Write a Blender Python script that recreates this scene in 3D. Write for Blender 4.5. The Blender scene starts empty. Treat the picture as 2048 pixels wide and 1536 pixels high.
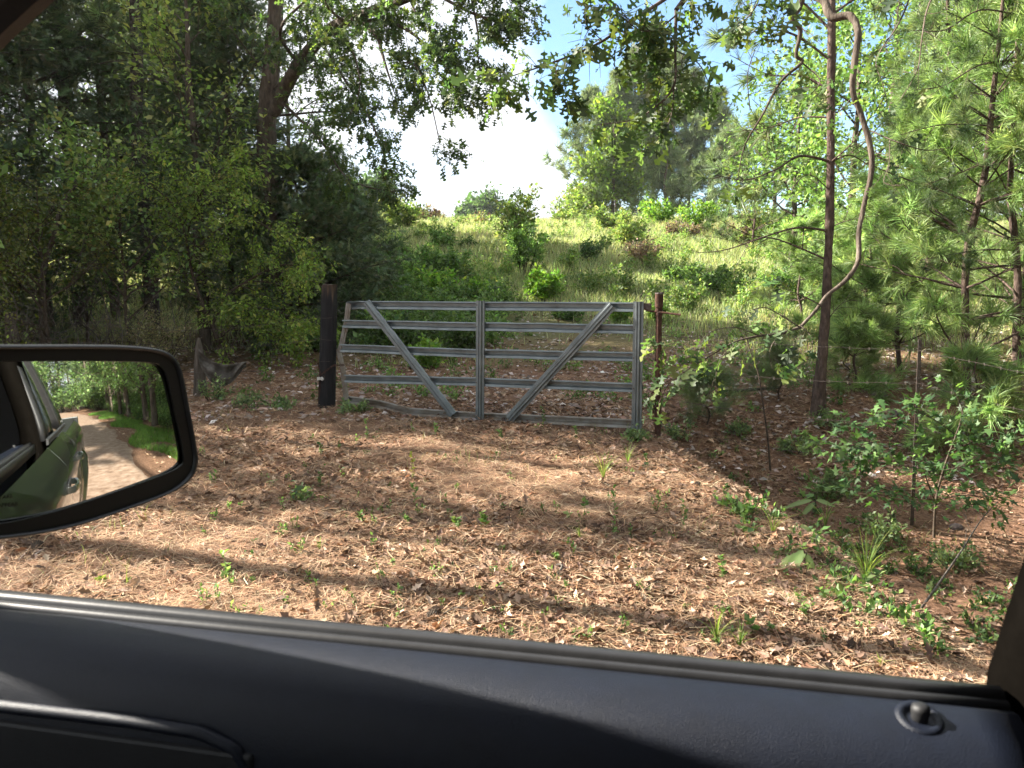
import bpy, math, random
import numpy as np
from mathutils import Vector, Matrix
R = math.radians
scene = bpy.context.scene
col = scene.collection

# ------------------------------------------------------------------ camera
CAM_Z = 1.72
PITCH = R(8.3)
cd = bpy.data.cameras.new('camera'); cam = bpy.data.objects.new('camera', cd); col.objects.link(cam)
cam.location = (0, 0, CAM_Z); cam.rotation_euler = (R(90) - PITCH, 0, 0)
cd.lens = 27.0; cd.sensor_width = 36.0; cd.clip_start = 0.02; cd.clip_end = 3000
cd.dof.use_dof = True; cd.dof.focus_distance = 8.5; cd.dof.aperture_fstop = 11
scene.camera = cam

# ------------------------------------------------------------------ light
SUN_EL = R(32); SUN_AZ = (-0.955, 0.296)          # sun stands ahead-left of the camera
w = bpy.data.worlds.new('World'); scene.world = w; w.use_nodes = True
nt = w.node_tree; nt.nodes.clear(); N = nt.nodes.new; L = nt.links.new
out = N('ShaderNodeOutputWorld'); bg = N('ShaderNodeBackground'); sky = N('ShaderNodeTexSky')
sky.sky_type = 'NISHITA'; sky.sun_disc = False; sky.sun_elevation = SUN_EL
sky.sun_rotation = math.atan2(SUN_AZ[0], SUN_AZ[1]); sky.air_density = 1.0; sky.dust_density = .25; sky.ozone_density = 4
tc = N('ShaderNodeTexCoord'); mp = N('ShaderNodeMapping'); mp.inputs['Scale'].default_value = (1, 1, 1.7)
mp.inputs['Location'].default_value = (0.35, 0.0, 0.12)
L(tc.outputs['Generated'], mp.inputs['Vector'])
ns = N('ShaderNodeTexNoise'); ns.inputs['Scale'].default_value = 2.6; ns.inputs['Detail'].default_value = 7
ns.inputs['Roughness'].default_value = .52; ns.inputs['Distortion'].default_value = .25
L(mp.outputs[0], ns.inputs['Vector'])
# the clear patch of blue sky, to the right above the field
dt = N('ShaderNodeVectorMath'); dt.operation = 'DOT_PRODUCT'; L(tc.outputs['Generated'], dt.inputs[0])
bd = Vector((0.275, 1, 0.262)).normalized(); dt.inputs[1].default_value = bd
mr = N('ShaderNodeMapRange'); mr.inputs['From Min'].default_value = .968; mr.inputs['From Max'].default_value = .988
mr.inputs['To Min'].default_value = 0; mr.inputs['To Max'].default_value = .42
L(dt.outputs['Value'], mr.inputs['Value'])
sub = N('ShaderNodeMath'); sub.operation = 'SUBTRACT'; L(ns.outputs['Fac'], sub.inputs[0]); L(mr.outputs[0], sub.inputs[1])
cr = N('ShaderNodeValToRGB'); cr.color_ramp.elements[0].position = .27; cr.color_ramp.elements[1].position = .50
cr.color_ramp.elements[0].color = (.0, .0, .0, 1)
L(sub.outputs[0], cr.inputs['Fac'])
mx = N('ShaderNodeMix'); mx.data_type = 'RGBA'; L(cr.outputs['Color'], mx.inputs['Factor'])
L(sky.outputs[0], mx.inputs['A']); mx.inputs['B'].default_value = (3.9, 4.0, 4.15, 1)
L(mx.outputs['Result'], bg.inputs['Color']); bg.inputs['Strength'].default_value = 0.068
L(bg.outputs[0], out.inputs[0])

sl = bpy.data.lights.new('sun', 'SUN'); so = bpy.data.objects.new('sun', sl); col.objects.link(so)
sl.energy = 5.0; sl.angle = R(.55); sl.color = (1, .93, .82)
sd = Vector((SUN_AZ[0] * math.cos(SUN_EL), SUN_AZ[1] * math.cos(SUN_EL), math.sin(SUN_EL)))
so.rotation_euler = sd.to_track_quat('Z', 'Y').to_euler(); so.location = (-20, 12, 30)
scene.view_settings.view_transform = 'Standard'; scene.view_settings.look = 'None'
scene.view_settings.exposure = 2.33; scene.view_settings.gamma = 1
scene.render.engine = 'CYCLES'
cy = scene.cycles
cy.max_bounces = 7; cy.diffuse_bounces = 3; cy.glossy_bounces = 3; cy.transmission_bounces = 4; cy.transparent_max_bounces = 6
cy.caustics_reflective = False; cy.caustics_refractive = False; cy.sample_clamp_indirect = 6
cy.use_adaptive_sampling = True; cy.adaptive_threshold = .02

# ------------------------------------------------------------------ pixel of the photograph -> point in the world
SP, CP = math.sin(PITCH), math.cos(PITCH)
def ray(px, py):
    dx, dy = px - 1024, py - 768
    return Vector((dx, 1536 * CP - dy * SP, -(1536 * SP + dy * CP)))
def at(px, py, Y):
    d = ray(px, py); s = Y / d.y
    return Vector((d.x * s, Y, CAM_Z + d.z * s))
def sm(a, b, x):
    t = np.clip((np.asarray(x, float) - a) / (b - a), 0, 1); return t * t * (3 - 2 * t)
def H(x, y):
    """height of the ground"""
    x = np.asarray(x, float); y = np.asarray(y, float)
    hill = np.interp(y, [-500, 11, 14, 17, 20, 25, 30, 36, 42, 47, 55, 70, 110, 900],
                     [0, 0, .12, .45, .90, 1.78, 2.65, 3.58, 4.25, 4.6, 4.75, 4.5, 4.0, 3.8])
    hill = hill + .10 * np.sin(x * .35 + 1) * sm(14, 26, y) * np.cos(y * .23)
    v_ = .1994 * x + .9799 * y
    ditch = sm(2.05, 3.2, x + .12 * (y - 3.4)) * (1 - sm(8.2, 11.5, y)) * sm(2.6, 4.2, v_) * (1 - .6 * sm(6, 9, x))
    small = .02 * np.sin(x * 1.7 + .4) * np.cos(y * 1.3 + x * .5) + .012 * np.sin(x * 4.1 + y * 2.3)
    small = small + .022 * np.sin(x * 6.3 + y * 3.1) * np.sin(y * 7.7 - x * 2.2) * (1 - sm(11, 14, y))
    small = small * sm(2.6, 3.2, v_)
    return hill - .85 * ditch + small - .05
def gz(x, y): return float(H(x, y))
def gp(px, py, far=120):
    """where the ray through this pixel meets the ground"""
    d = ray(px, py); y = 2.0
    while y < far:
        s = y / d.y
        z = CAM_Z + d.z * s
        if z <= gz(d.x * s, y): return Vector((d.x * s, y, gz(d.x * s, y)))
        y += .03 if y < 12 else .12
    s = far / d.y
    return Vector((d.x * s, far, gz(d.x * s, far)))
def gat(px, Y, py=600):
    p = at(px, py, Y); return Vector((p.x, Y, gz(p.x, Y)))

# ------------------------------------------------------------------ object helpers
ORG = {}
def tag(o, label=None, cat=None, group=None, kind=None):
    if label: o['label'] = label
    if cat: o['category'] = cat
    if group: o['group'] = group
    if kind: o['kind'] = kind
    return o
def thing(name, loc, label, cat, group=None):
    o = bpy.data.objects.new(name, None); col.objects.link(o); o.location = loc; o.empty_display_size = .1
    ORG[o.name] = Vector(loc)
    return tag(o, label, cat, group)
def link(me, name, parent=None, base=None):
    o = bpy.data.objects.new(name, me); col.objects.link(o)
    if parent is not None:
        o.parent = parent; ORG[o.name] = ORG[parent.name]
    else:
        b = Vector(base) if base is not None else Vector((0, 0, 0))
        o.location = b; ORG[o.name] = b
    return o
def mesh_np(name, V, F, m, parent=None, base=None, colr=None, smooth=False):
    """V (n,3), F (m,k) with k = 3 or 4, in world coordinates"""
    V = np.asarray(V, np.float32); F = np.asarray(F, np.int32)
    b = ORG[parent.name] if parent is not None else (Vector(base) if base is not None else Vector((0, 0, 0)))
    V = V - np.array(b, np.float32)
    me = bpy.data.meshes.new(name); k = F.shape[1]
    me.vertices.add(len(V)); me.vertices.foreach_set('co', V.ravel())
    me.loops.add(F.size); me.loops.foreach_set('vertex_index', F.ravel())
    me.polygons.add(len(F)); me.polygons.foreach_set('loop_start', np.arange(len(F), dtype=np.int32) * k)
    if smooth: me.polygons.foreach_set('use_smooth', np.ones(len(F), bool))
    me.update(calc_edges=True)
    if colr is not None:
        a = me.color_attributes.new('Col', 'FLOAT_COLOR', 'POINT')
        c = np.ones((len(V), 4), np.float32); c[:, :3] = colr; a.data.foreach_set('color', c.ravel())
    me.materials.append(m)
    return link(me, name, parent, base)
class MB:
    """collects shapes in world coordinates, builds ONE mesh object"""
    def __init__(s): s.v = []; s.f = []
    def add(s, vs, fs):
        n = len(s.v); s.v += [tuple(v) for v in vs]; s.f += [tuple(i + n for i in f) for f in fs]; return s
    def box(s, c, sx, sy, sz, ax=None, ay=None, az=None):
        ax = Vector(ax or (1, 0, 0)).normalized(); ay = Vector(ay or (0, 1, 0)).normalized(); az = Vector(az or (0, 0, 1)).normalized()
        c = Vector(c); vs = []
        for k in (-.5, .5):
            for j in (-.5, .5):
                for i in (-.5, .5): vs.append(c + ax * i * sx + ay * j * sy + az * k * sz)
        return s.add(vs, [(0, 2, 3, 1), (4, 5, 7, 6), (0, 1, 5, 4), (2, 6, 7, 3), (0, 4, 6, 2), (1, 3, 7, 5)])
    def tube(s, pts, rad, k=8, cap=True):
        pts = [Vector(p) for p in pts]; n = len(pts)
        if not hasattr(rad, '__len__'): rad = [rad] * n
        vs = []; up = Vector((.13, .21, .97)); a = None
        for i, p in enumerate(pts):
            t = (pts[min(i + 1, n - 1)] - pts[max(i - 1, 0)]).normalized()
            if a is None:
                a = t.cross(up)
                if a.length < .05: a = t.cross(Vector((1, 0, 0)))
            a = (a - t * a.dot(t)).normalized(); b = t.cross(a)
            for j in range(k):
                th = 2 * math.pi * j / k; vs.append(p + (a * math.cos(th) + b * math.sin(th)) * rad[i])
        fs = []
        for i in range(n - 1):
            for j in range(k):
                fs.append((i * k + j, i * k + (j + 1) % k, (i + 1) * k + (j + 1) % k, (i + 1) * k + j))
        if cap: fs.append(tuple(range(k - 1, -1, -1))); fs.append(tuple((n - 1) * k + j for j in range(k)))
        return s.add(vs, fs)
    def loft(s, rings, closed=True, cap=True):
        k = len(rings[0]); vs = [p for r in rings for p in r]; fs = []
        for i in range(len(rings) - 1):
            for j in range(k if closed else k - 1):
                fs.append((i * k + j, i * k + (j + 1) % k, (i + 1) * k + (j + 1) % k, (i + 1) * k + j))
        if cap and closed: fs.append(tuple(range(k - 1, -1, -1))); fs.append(tuple((len(rings) - 1) * k + j for j in range(k)))
        return s.add(vs, fs)
    def build(s, name, m, parent=None, base=None, smooth=False, bevel=0, subsurf=0, solid=0, sharp=40):
        b = ORG[parent.name] if parent is not None else (Vector(base) if base is not None else Vector((0, 0, 0)))
        me = bpy.data.meshes.new(name); me.from_pydata([tuple(Vector(v) - b) for v in s.v], [], s.f); me.update()
        import bmesh
        bm = bmesh.new(); bm.from_mesh(me); bmesh.ops.recalc_face_normals(bm, faces=bm.faces); bm.to_mesh(me); bm.free()
        me.materials.append(m); o = link(me, name, parent, base)
        if smooth: me.polygons.foreach_set('use_smooth', [True] * len(me.polygons))
        if smooth and sharp:
            try: me.set_sharp_from_angle(angle=R(sharp))
            except Exception: pass
        if solid: md = o.modifiers.new('solid', 'SOLIDIFY'); md.thickness = solid; md.offset = 0
        if bevel: md = o.modifiers.new('bevel', 'BEVEL'); md.width = bevel; md.segments = 2; md.limit_method = 'ANGLE'
        if subsurf: md = o.modifiers.new('sub', 'SUBSURF'); md.levels = subsurf; md.render_levels = subsurf
        return o

# ------------------------------------------------------------------ materials
def newmat(name):
    m = bpy.data.materials.new(name); m.use_nodes = True; nt = m.node_tree; nt.nodes.clear()
    o = nt.nodes.new('ShaderNodeOutputMaterial'); return m, nt, nt.nodes.new, nt.links.new, o
def ramp(N, stops):
    r = N('ShaderNodeValToRGB'); el = r.color_ramp.elements
    while len(el) < len(stops): el.new(.5)
    for e, (p, c) in zip(el, stops): e.position = p; e.color = (*c, 1)
    return r
def surf(name, stops, scale=8, rough=.7, bump=.3, bscale=40, metal=0, stretch=(1, 1, 1), spec=.5, detail=6, coat=0, bdist=.01):
    """noise-coloured surface: stops = colour ramp"""
    m, nt, N, L, o = newmat(name); p = N('ShaderNodeBsdfPrincipled'); tc = N('ShaderNodeTexCoord'); mp = N('ShaderNodeMapping')
    mp.inputs['Scale'].default_value = stretch; L(tc.outputs['Object'], mp.inputs['Vector'])
    n = N('ShaderNodeTexNoise'); n.inputs['Scale'].default_value = scale; n.inputs['Detail'].default_value = detail; n.inputs['Roughness'].default_value = .65
    L(mp.outputs[0], n.inputs['Vector']); r = ramp(N, stops); L(n.outputs['Fac'], r.inputs['Fac']); L(r.outputs['Color'], p.inputs['Base Color'])
    p.inputs['Roughness'].default_value = rough; p.inputs['Metallic'].default_value = metal; p.inputs['Specular IOR Level'].default_value = spec
    if coat: p.inputs['Coat Weight'].default_value = coat; p.inputs['Coat Roughness'].default_value = .05
    if bump:
        n2 = N('ShaderNodeTexNoise'); n2.inputs['Scale'].default_value = bscale; n2.inputs['Detail'].default_value = 5; L(mp.outputs[0], n2.inputs['Vector'])
        b = N('ShaderNodeBump'); b.inputs['Strength'].default_value = bump; b.inputs['Distance'].default_value = bdist
        L(n2.outputs['Fac'], b.inputs['Height']); L(b.outputs[0], p.inputs['Normal'])
    L(p.outputs[0], o.inputs[0]); return m
def leafmat(name, trans=.42, rough=.5, spec=.35, sat=1.0, tint=(1.2, 1.3, .7)):
    """leaf: colour per leaf from the mesh, light shining through"""
    m, nt, N, L, o = newmat(name); p = N('ShaderNodeBsdfPrincipled'); a = N('ShaderNodeAttribute'); a.attribute_name = 'Col'
    L(a.outputs['Color'], p.inputs['Base Color']); p.inputs['Roughness'].default_value = rough; p.inputs['Specular IOR Level'].default_value = spec
    t = N('ShaderNodeBsdfTranslucent'); mu = N('ShaderNodeMix'); mu.data_type = 'RGBA'; mu.blend_type = 'MULTIPLY'; mu.inputs['Factor'].default_value = 1
    L(a.outputs['Color'], mu.inputs['A']); mu.inputs['B'].default_value = (*tint, 1); L(mu.outputs['Result'], t.inputs['Color'])
    ms = N('ShaderNodeMixShader'); ms.inputs[0].default_value = trans; L(p.outputs[0], ms.inputs[1]); L(t.outputs[0], ms.inputs[2]); L(ms.outputs[0], o.inputs[0])
    return m
M = {}
M['leaf'] = leafmat('leaf', .5)
M['needle'] = leafmat('needle', .42, .45, .4, tint=(1.1, 1.15, .8))
M['dead'] = leafmat('dead_leaf', .12, .75, .2, tint=(1, .9, .7))
M['bark'] = surf('bark', [(.3, (.035, .026, .02)), (.55, (.10, .078, .06)), (.75, (.19, .16, .13))], 14, .9, .9, 30, stretch=(1, 1, .25), spec=.2, bdist=.02)
M['pinebark'] = surf('pine_bark', [(.3, (.03, .021, .018)), (.5, (.085, .058, .046)), (.72, (.17, .125, .10))], 22, .9, 1, 30, stretch=(1, 1, .35), spec=.2, bdist=.025)
M['greybark'] = surf('grey_bark', [(.3, (.03, .025, .02)), (.52, (.08, .068, .056)), (.72, (.20, .185, .16))], 18, .9, .8, 34, spec=.2, bdist=.015)
M['twig'] = surf('twig', [(.3, (.04, .03, .022)), (.7, (.10, .075, .055))], 20, .9, .3, 60, spec=.2)
M['galv'] = surf('galvanised', [(.22, (.085, .085, .075)), (.36, (.13, .15, .155)), (.55, (.175, .205, .215)), (.78, (.23, .26, .27))], 5, .40, .03, 60, metal=.6, stretch=(1, 1, 1), bdist=.003)
M['galv_dirty'] = surf('galvanised_muddy', [(.3, (.14, .10, .065)), (.5, (.24, .22, .19)), (.72, (.32, .33, .32))], 5, .6, .2, 50, metal=.45, bdist=.004)
M['rust'] = surf('rust', [(.3, (.025, .013, .01)), (.55, (.065, .032, .022)), (.75, (.12, .065, .042))], 22, .9, .5, 80, spec=.2)
M['char'] = surf('tarred_wood', [(.35, (.010, .010, .013)), (.6, (.022, .020, .022)), (.8, (.06, .04, .028))], 10, .85, .8, 30, stretch=(3, 3, .35), spec=.25, bdist=.012)
M['oldwood'] = surf('weathered_wood', [(.3, (.035, .026, .02)), (.55, (.09, .075, .062)), (.75, (.16, .14, .12))], 12, .95, .8, 25, stretch=(2, 2, .25), spec=.15, bdist=.015)
M['steel'] = surf('wire_steel', [(.3, (.04, .03, .027)), (.7, (.12, .09, .075))], 20, .7, .2, 60, metal=.3)
M['brass'] = surf('padlock_metal', [(.3, (.45, .44, .42)), (.7, (.62, .62, .60))], 20, .4, .1, 60, metal=.6)
M['cloth'] = surf('feed_sack', [(.3, (.05, .045, .037)), (.55, (.10, .09, .078)), (.75, (.16, .148, .13))], 14, .95, .5, 60, spec=.1, bdist=.01)
M['stone'] = surf('stone', [(.3, (.06, .045, .045)), (.7, (.18, .14, .13))], 12, .9, .6, 30, spec=.2)
# ------------------------------------------------------------------ foliage machinery
def T_leaf():      # pointed oval, folded on its midrib, 4 triangles
    V = np.array([(0, 0, 0), (.45, .27, .05), (1, 0, -.10), (.45, -.27, .05), (.5, 0, -.02)], float)
    return V, np.array([(0, 4, 1), (1, 4, 2), (2, 4, 3), (3, 4, 0)])
def T_leaf2():     # far leaf, 2 triangles
    V = np.array([(0, 0, 0), (.5, .30, .06), (1, 0, -.08), (.5, -.30, .06)], float)
    return V, np.array([(0, 2, 1), (0, 3, 2)])
def T_outline(pts, curl=.1):
    """leaf from one half of its outline, mirrored"""
    up = [(x, y) for x, y in pts]; n = len(up)
    mid = [(x, 0) for x, y in up]
    V = [(x, y, curl * (abs(y) * .8 - x * x)) for x, y in up] + [(x, 0, -curl * x * x) for x, y in mid] + [(x, -y, curl * (abs(y) * .8 - x * x)) for x, y in up]
    F = []
    for i in range(n - 1):
        F += [(i, n + i, n + i + 1), (i, n + i + 1, i + 1), (n + i, 2 * n + i, 2 * n + i + 1), (n + i, 2 * n + i + 1, n + i + 1)]
    return np.array(V, float), np.array(F)
def T_oak(): return T_outline([(0, .0), (.14, .03), (.22, .21), (.30, .19), (.34, .055), (.47, .06), (.55, .38), (.63, .40), (.66, .09), (.77, .10), (.85, .23), (.91, .18), (1, 0)], .22)
def T_maple():     # star leaf, five lobes
    a = []
    for i, (ang, r) in enumerate([(180, .02), (128, .42), (95, .22), (62, .72), (38, .34), (0, 1.0), (-38, .34), (-62, .72), (-95, .22), (-128, .42)]):
        a.append((.3 + .7 * r * math.cos(R(ang)) if i else 0, .7 * r * math.sin(R(ang)), -.12 * r * r + (.05 if i % 2 else 0)))
    V = np.array([(.3, 0, .03)] + a, float); n = len(a)
    return V, np.array([(0, 1 + i, 1 + (i + 1) % n) for i in range(n)])
def T_tuft(rng, n=34, wdt=.012, spread=.9, back=.35):    # pine needles at the end of a twig, length 1 along x
    V = []; F = []
    for i in range(n):
        az = rng.uniform(0, 2 * math.pi); s = rng.uniform(.15, 1) * spread
        d = np.array([math.cos(s * 1.35), math.sin(s * 1.35) * math.cos(az), math.sin(s * 1.35) * math.sin(az)])
        st = np.array([-rng.uniform(0, back), 0, 0]); l = rng.uniform(.75, 1.05)
        side = np.cross(d, rng.normal(size=3)); side /= np.linalg.norm(side); k = len(V)
        md = st + d * l * .55; en = st + d * l + np.array([0, 0, -.10 * l])
        V += [st - side * wdt * .5, st + side * wdt * .5, md - side * wdt * .5, md + side * wdt * .5, en]
        F += [(k, k + 1, k + 3), (k, k + 3, k + 2), (k + 2, k + 3, k + 4)]
    return np.array(V), np.array(F)
def T_farTuft(rng, n=14, wdt=.07):
    V = []; F = []
    for i in range(n):
        az = rng.uniform(0, 2 * math.pi); s = rng.uniform(.1, 1.25)
        d = np.array([math.cos(s), math.sin(s) * math.cos(az), math.sin(s) * math.sin(az)])
        side = np.cross(d, rng.normal(size=3)); side /= np.linalg.norm(side); k = len(V); l = rng.uniform(.7, 1.1)
        V += [-side * wdt * .5, side * wdt * .5, d * l]; F += [(k, k + 1, k + 2)]
    return np.array(V), np.array(F)
def T_spray(rng, n=16):   # cedar spray: feathery flat twig
    V = []; F = []
    for i in range(n):
        t = i / n; sg = 1 if i % 2 else -1; st = np.array([t * .8, 0, 0]); l = (.48 - .25 * t) * rng.uniform(.7, 1.2)
        d = np.array([.65, sg * .75, rng.uniform(-.5, .35)]); d /= np.linalg.norm(d)
        side = np.array([.7, -sg * .5, rng.uniform(-.4, .4)]) * .045; k = len(V)
        V += [st - side, st + side, st + d * l]; F += [(k, k + 1, k + 2)]
    V += [(0, -.02, 0), (0, .02, 0), (1, 0, -.05)]; k = len(V) - 3; F += [(k, k + 1, k + 2)]
    return np.array(V, float), np.array(F)
def T_grass(rng, n=9):
    V = []; F = []
    for i in range(n):
        az = rng.uniform(0, 6.28); ln = rng.uniform(.1, .55); h = rng.uniform(.55, 1.0); w_ = .022
        c, s = math.cos(az), math.sin(az); b = np.array([rng.uniform(-.08, .08), rng.uniform(-.08, .08), 0]); k = len(V)
        m_ = b + np.array([c * ln * .35 * h, s * ln * .35 * h, h * .6]); e = b + np.array([c * ln * h, s * ln * h, h * (1 - .25 * ln)])
        sd_ = np.array([-s, c, 0]) * w_
        V += [b - sd_, b + sd_, m_ - sd_ * .8, m_ + sd_ * .8, e]; F += [(k, k + 1, k + 3), (k, k + 3, k + 2), (k + 2, k + 3, k + 4)]
    return np.array(V, float), np.array(F)
_r0 = np.random.default_rng(5)
TP = {'leaf': [T_leaf()], 'leaf2': [T_leaf2()], 'oak': [T_oak()], 'maple': [T_maple()],
      'tuft': [T_tuft(_r0) for i in range(4)], 'fartuft': [T_farTuft(_r0) for i in range(5)],
      'midtuft': [T_tuft(_r0, 20, .03) for i in range(4)],
      'spray': [T_spray(_r0) for i in range(5)], 'grass': [T_grass(_r0) for i in range(6)]}

def scatter(kind, pos, dirs, nrm, size, colors):
    """one leaf of this kind at each position; returns V, F, C"""
    pos = np.asarray(pos, float); n = len(pos); tps = TP[kind]; Vs = []; Fs = []; Cs = []; off = 0
    x = dirs / (np.linalg.norm(dirs, axis=1, keepdims=True) + 1e-9)
    z = nrm - (nrm * x).sum(1, keepdims=True) * x; z /= (np.linalg.norm(z, axis=1, keepdims=True) + 1e-9); y = np.cross(z, x)
    which = np.arange(n) % len(tps)
    for ti, (tv, tf) in enumerate(tps):
        ix = np.nonzero(which == ti)[0]
        if not len(ix): continue
        s = size[ix][:, None, None]
        v = (tv[None, :, 0:1] * x[ix][:, None] + tv[None, :, 1:2] * y[ix][:, None] + tv[None, :, 2:3] * z[ix][:, None]) * s + pos[ix][:, None]
        k = len(tv); f = tf[None] + (np.arange(len(ix)) * k)[:, None, None] + off; off += len(ix) * k
        Vs.append(v.reshape(-1, 3)); Fs.append(f.reshape(-1, 3)); Cs.append(np.repeat(colors[ix], k, 0))
    return np.concatenate(Vs), np.concatenate(Fs), np.concatenate(Cs)
def palette(rng, n, cols, weights=None, var=.22, hv=.06):
    cols = np.array(cols, float); w_ = np.array(weights, float) if weights else np.ones(len(cols)); w_ /= w_.sum()
    c = cols[rng.choice(len(cols), n, p=w_)]; return np.clip(c * np.exp(rng.normal(0, var, (n, 1))) * np.exp(rng.normal(0, hv, (n, 3))), 0, .9)

GREEN = [(.075, .135, .05), (.11, .175, .06), (.15, .22, .07)]
YGREEN = [(.19, .27, .08), (.24, .31, .10), (.14, .21, .065), (.31, .32, .12)]
BRIGHT = [(.15, .25, .08), (.20, .30, .095), (.12, .20, .065)]
DARKG = [(.045, .085, .032), (.06, .11, .04), (.08, .14, .045)]
OAKG = [(.06, .10, .035), (.085, .135, .045), (.05, .085, .035), (.13, .17, .045)]
CEDAR = [(.08, .125, .06), (.105, .155, .07), (.065, .10, .05), (.15, .17, .085)]
PINE = [(.13, .19, .08), (.17, .24, .10), (.10, .15, .07), (.22, .26, .11)]
PINE_LIT = [(.24, .34, .12), (.30, .40, .14), (.19, .29, .10)]  # sunlight on the needle tufts put into a paler palette
PURP = [(.17, .11, .10), (.22, .15, .13), (.13, .13, .06), (.26, .19, .16)]

class Plant:
    def __init__(s, seed): s.rng = np.random.default_rng(seed); s.paths = []; s.anc = []; s.ad = []
    def limb(s, pts, r0, r1=.01, n=None):
        """explicit limb through given points, smoothed"""
        P = np.array([tuple(p) for p in pts], float); m_ = n or (len(P) * 4)
        t = np.linspace(0, len(P) - 1, m_); out = np.zeros((m_, 3))
        for i, tt in enumerate(t):
            k = min(int(tt), len(P) - 2); u = tt - k
            p0 = P[max(k - 1, 0)]; p1 = P[k]; p2 = P[k + 1]; p3 = P[min(k + 2, len(P) - 1)]
            out[i] = .5 * (2 * p1 + (p2 - p0) * u + (2 * p0 - 5 * p1 + 4 * p2 - p3) * u * u + (3 * p1 - p0 - 3 * p2 + p3) * u ** 3)
        rad = np.linspace(r0, r1, m_) if not hasattr(r0, '__len__') else np.interp(np.linspace(0, 1, m_), np.linspace(0, 1, len(r0)), r0)
        s.paths.append((out, rad)); return out, rad
    def grow(s, p, d, Ln, r0, wander=.25, droop=0., seg=6, leaf=0., r1=None):
        d = np.array(d, float); d /= np.linalg.norm(d) + 1e-9; P = [np.array(p, float)]; st = Ln / seg
        for i in range(seg):
            d = d + s.rng.normal(0, wander, 3) * .5; d[2] -= droop / seg; d /= np.linalg.norm(d)
            P.append(P[-1] + d * st)
        P = np.array(P); rad = np.linspace(r0, r1 if r1 is not None else max(r0 * .3, .0012), len(P)); s.paths.append((P, rad))
        if leaf:
            for i in range(1, seg + 1):
                if i / seg > 1 - leaf: s.anc.append(P[i]); s.ad.append(d)
                if i / seg > 1 - leaf: s.anc.append((P[i] + P[i - 1]) / 2); s.ad.append(P[i] - P[i - 1])
        return P, rad
    def side(s, path, n, Ln, ang=55, t0=.2, t1=1., up=.1, wander=.3, droop=.3, leaf=0., seg=5, rr=.45, taper=.4, plane=None, bias=None):
        """side branches along a limb"""
        P, rad = path; out = []; m_ = len(P) - 1
        for i in range(n):
            t = t0 + (t1 - t0) * (i + s.rng.uniform(0, 1)) / n; q = t * m_; k = min(int(q), m_ - 1); u = q - k
            p = P[k] * (1 - u) + P[k + 1] * u; tn = P[k + 1] - P[k]; tn /= np.linalg.norm(tn) + 1e-9
            pr = s.rng.normal(size=3)
            if bias is not None: pr = pr + np.array(bias)
            pr -= pr.dot(tn) * tn; pr /= np.linalg.norm(pr) + 1e-9
            if plane: pr[2] *= plane; pr /= np.linalg.norm(pr) + 1e-9
            a = R(ang * s.rng.uniform(.75, 1.25)); d = math.cos(a) * tn + math.sin(a) * pr; d[2] += up
            l = Ln * s.rng.uniform(.6, 1.15) * (1 - taper * (t - t0) / (t1 - t0 + 1e-6))
            r_ = min(rad[k] * .7, max(l * .014 * rr / .45, .0015)); out.append(s.grow(p, d, l, r_, wander, droop, seg, leaf))
        return out
    def tubes(s, kmin=3, minr=0.):
        V = []; F = []; off = 0
        for P, rad in s.paths:
            if rad[0] < minr: continue
            k = kmin if rad[0] < .012 else (5 if rad[0] < .05 else 9); n = len(P)
            t = np.gradient(P, axis=0); t /= np.linalg.norm(t, axis=1, keepdims=True) + 1e-9
            ref = np.array([.31, .17, .93]) if abs(t[0][2]) < .8 else np.array([1., .1, 0])
            a = np.cross(t, ref); a /= np.linalg.norm(a, axis=1, keepdims=True) + 1e-9; b = np.cross(t, a)
            th = np.arange(k) * 2 * math.pi / k
            ring = P[:, None] + (a[:, None] * np.cos(th)[None, :, None] + b[:, None] * np.sin(th)[None, :, None]) * rad[:, None, None]
            if rad[0] > .015: ring += s.rng.normal(0, 1, ring.shape) * rad[:, None, None] * .07
            V.append(ring.reshape(-1, 3)); i = np.arange(n - 1)[:, None] * k; j = np.arange(k)[None]; j2 = (j + 1) % k
            F.append(np.stack([i + j, i + j2, i + k + j2, i + k + j], -1).reshape(-1, 4) + off); off += n * k
        return np.concatenate(V), np.concatenate(F)
    def wood(s, name, m, parent, minr=0.):
        V, F = s.tubes(minr=minr); return mesh_np(name, V, F, m, parent, smooth=True)
    def leaves(s, name, kind, per, size, cols, parent, m=None, jit=.12, up=.9, rnd=.7, hang=0., weights=None, var=.22, along=1., sv=.25, clumpvar=.18):
        A = np.array(s.anc); D = np.array(s.ad); D = D / (np.linalg.norm(D, axis=1, keepdims=True) + 1e-9); rng = s.rng
        n = int(len(A) * per); ix = rng.integers(0, len(A), n)
        pos = A[ix] + rng.normal(0, jit, (n, 3)); size = size(pos) if callable(size) else size; d = D[ix] * along + rng.normal(0, rnd, (n, 3)); d[:, 2] -= hang
        nr = rng.normal(0, .55, (n, 3)); nr[:, 2] += up
        c = palette(rng, n, cols, weights, var); c *= np.exp(rng.normal(0, clumpvar, len(A)))[ix][:, None]
        V, F, C = scatter(kind, pos, d, nr, size * np.exp(rng.normal(0, sv, n)), c)
        return mesh_np(name, V, F, m or M['leaf'], parent, colr=C)

def copy_tree(src, loc, rz, sc, label=None, group=None):
    r = src.copy(); col.objects.link(r); r.location = loc; r.rotation_euler = (0, 0, rz); r.scale = (sc, sc, sc)
    if label: r['label'] = label
    if group: r['group'] = group
    for ch in list(src.children):
        c = ch.copy(); col.objects.link(c); c.parent = r
    return r

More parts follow.
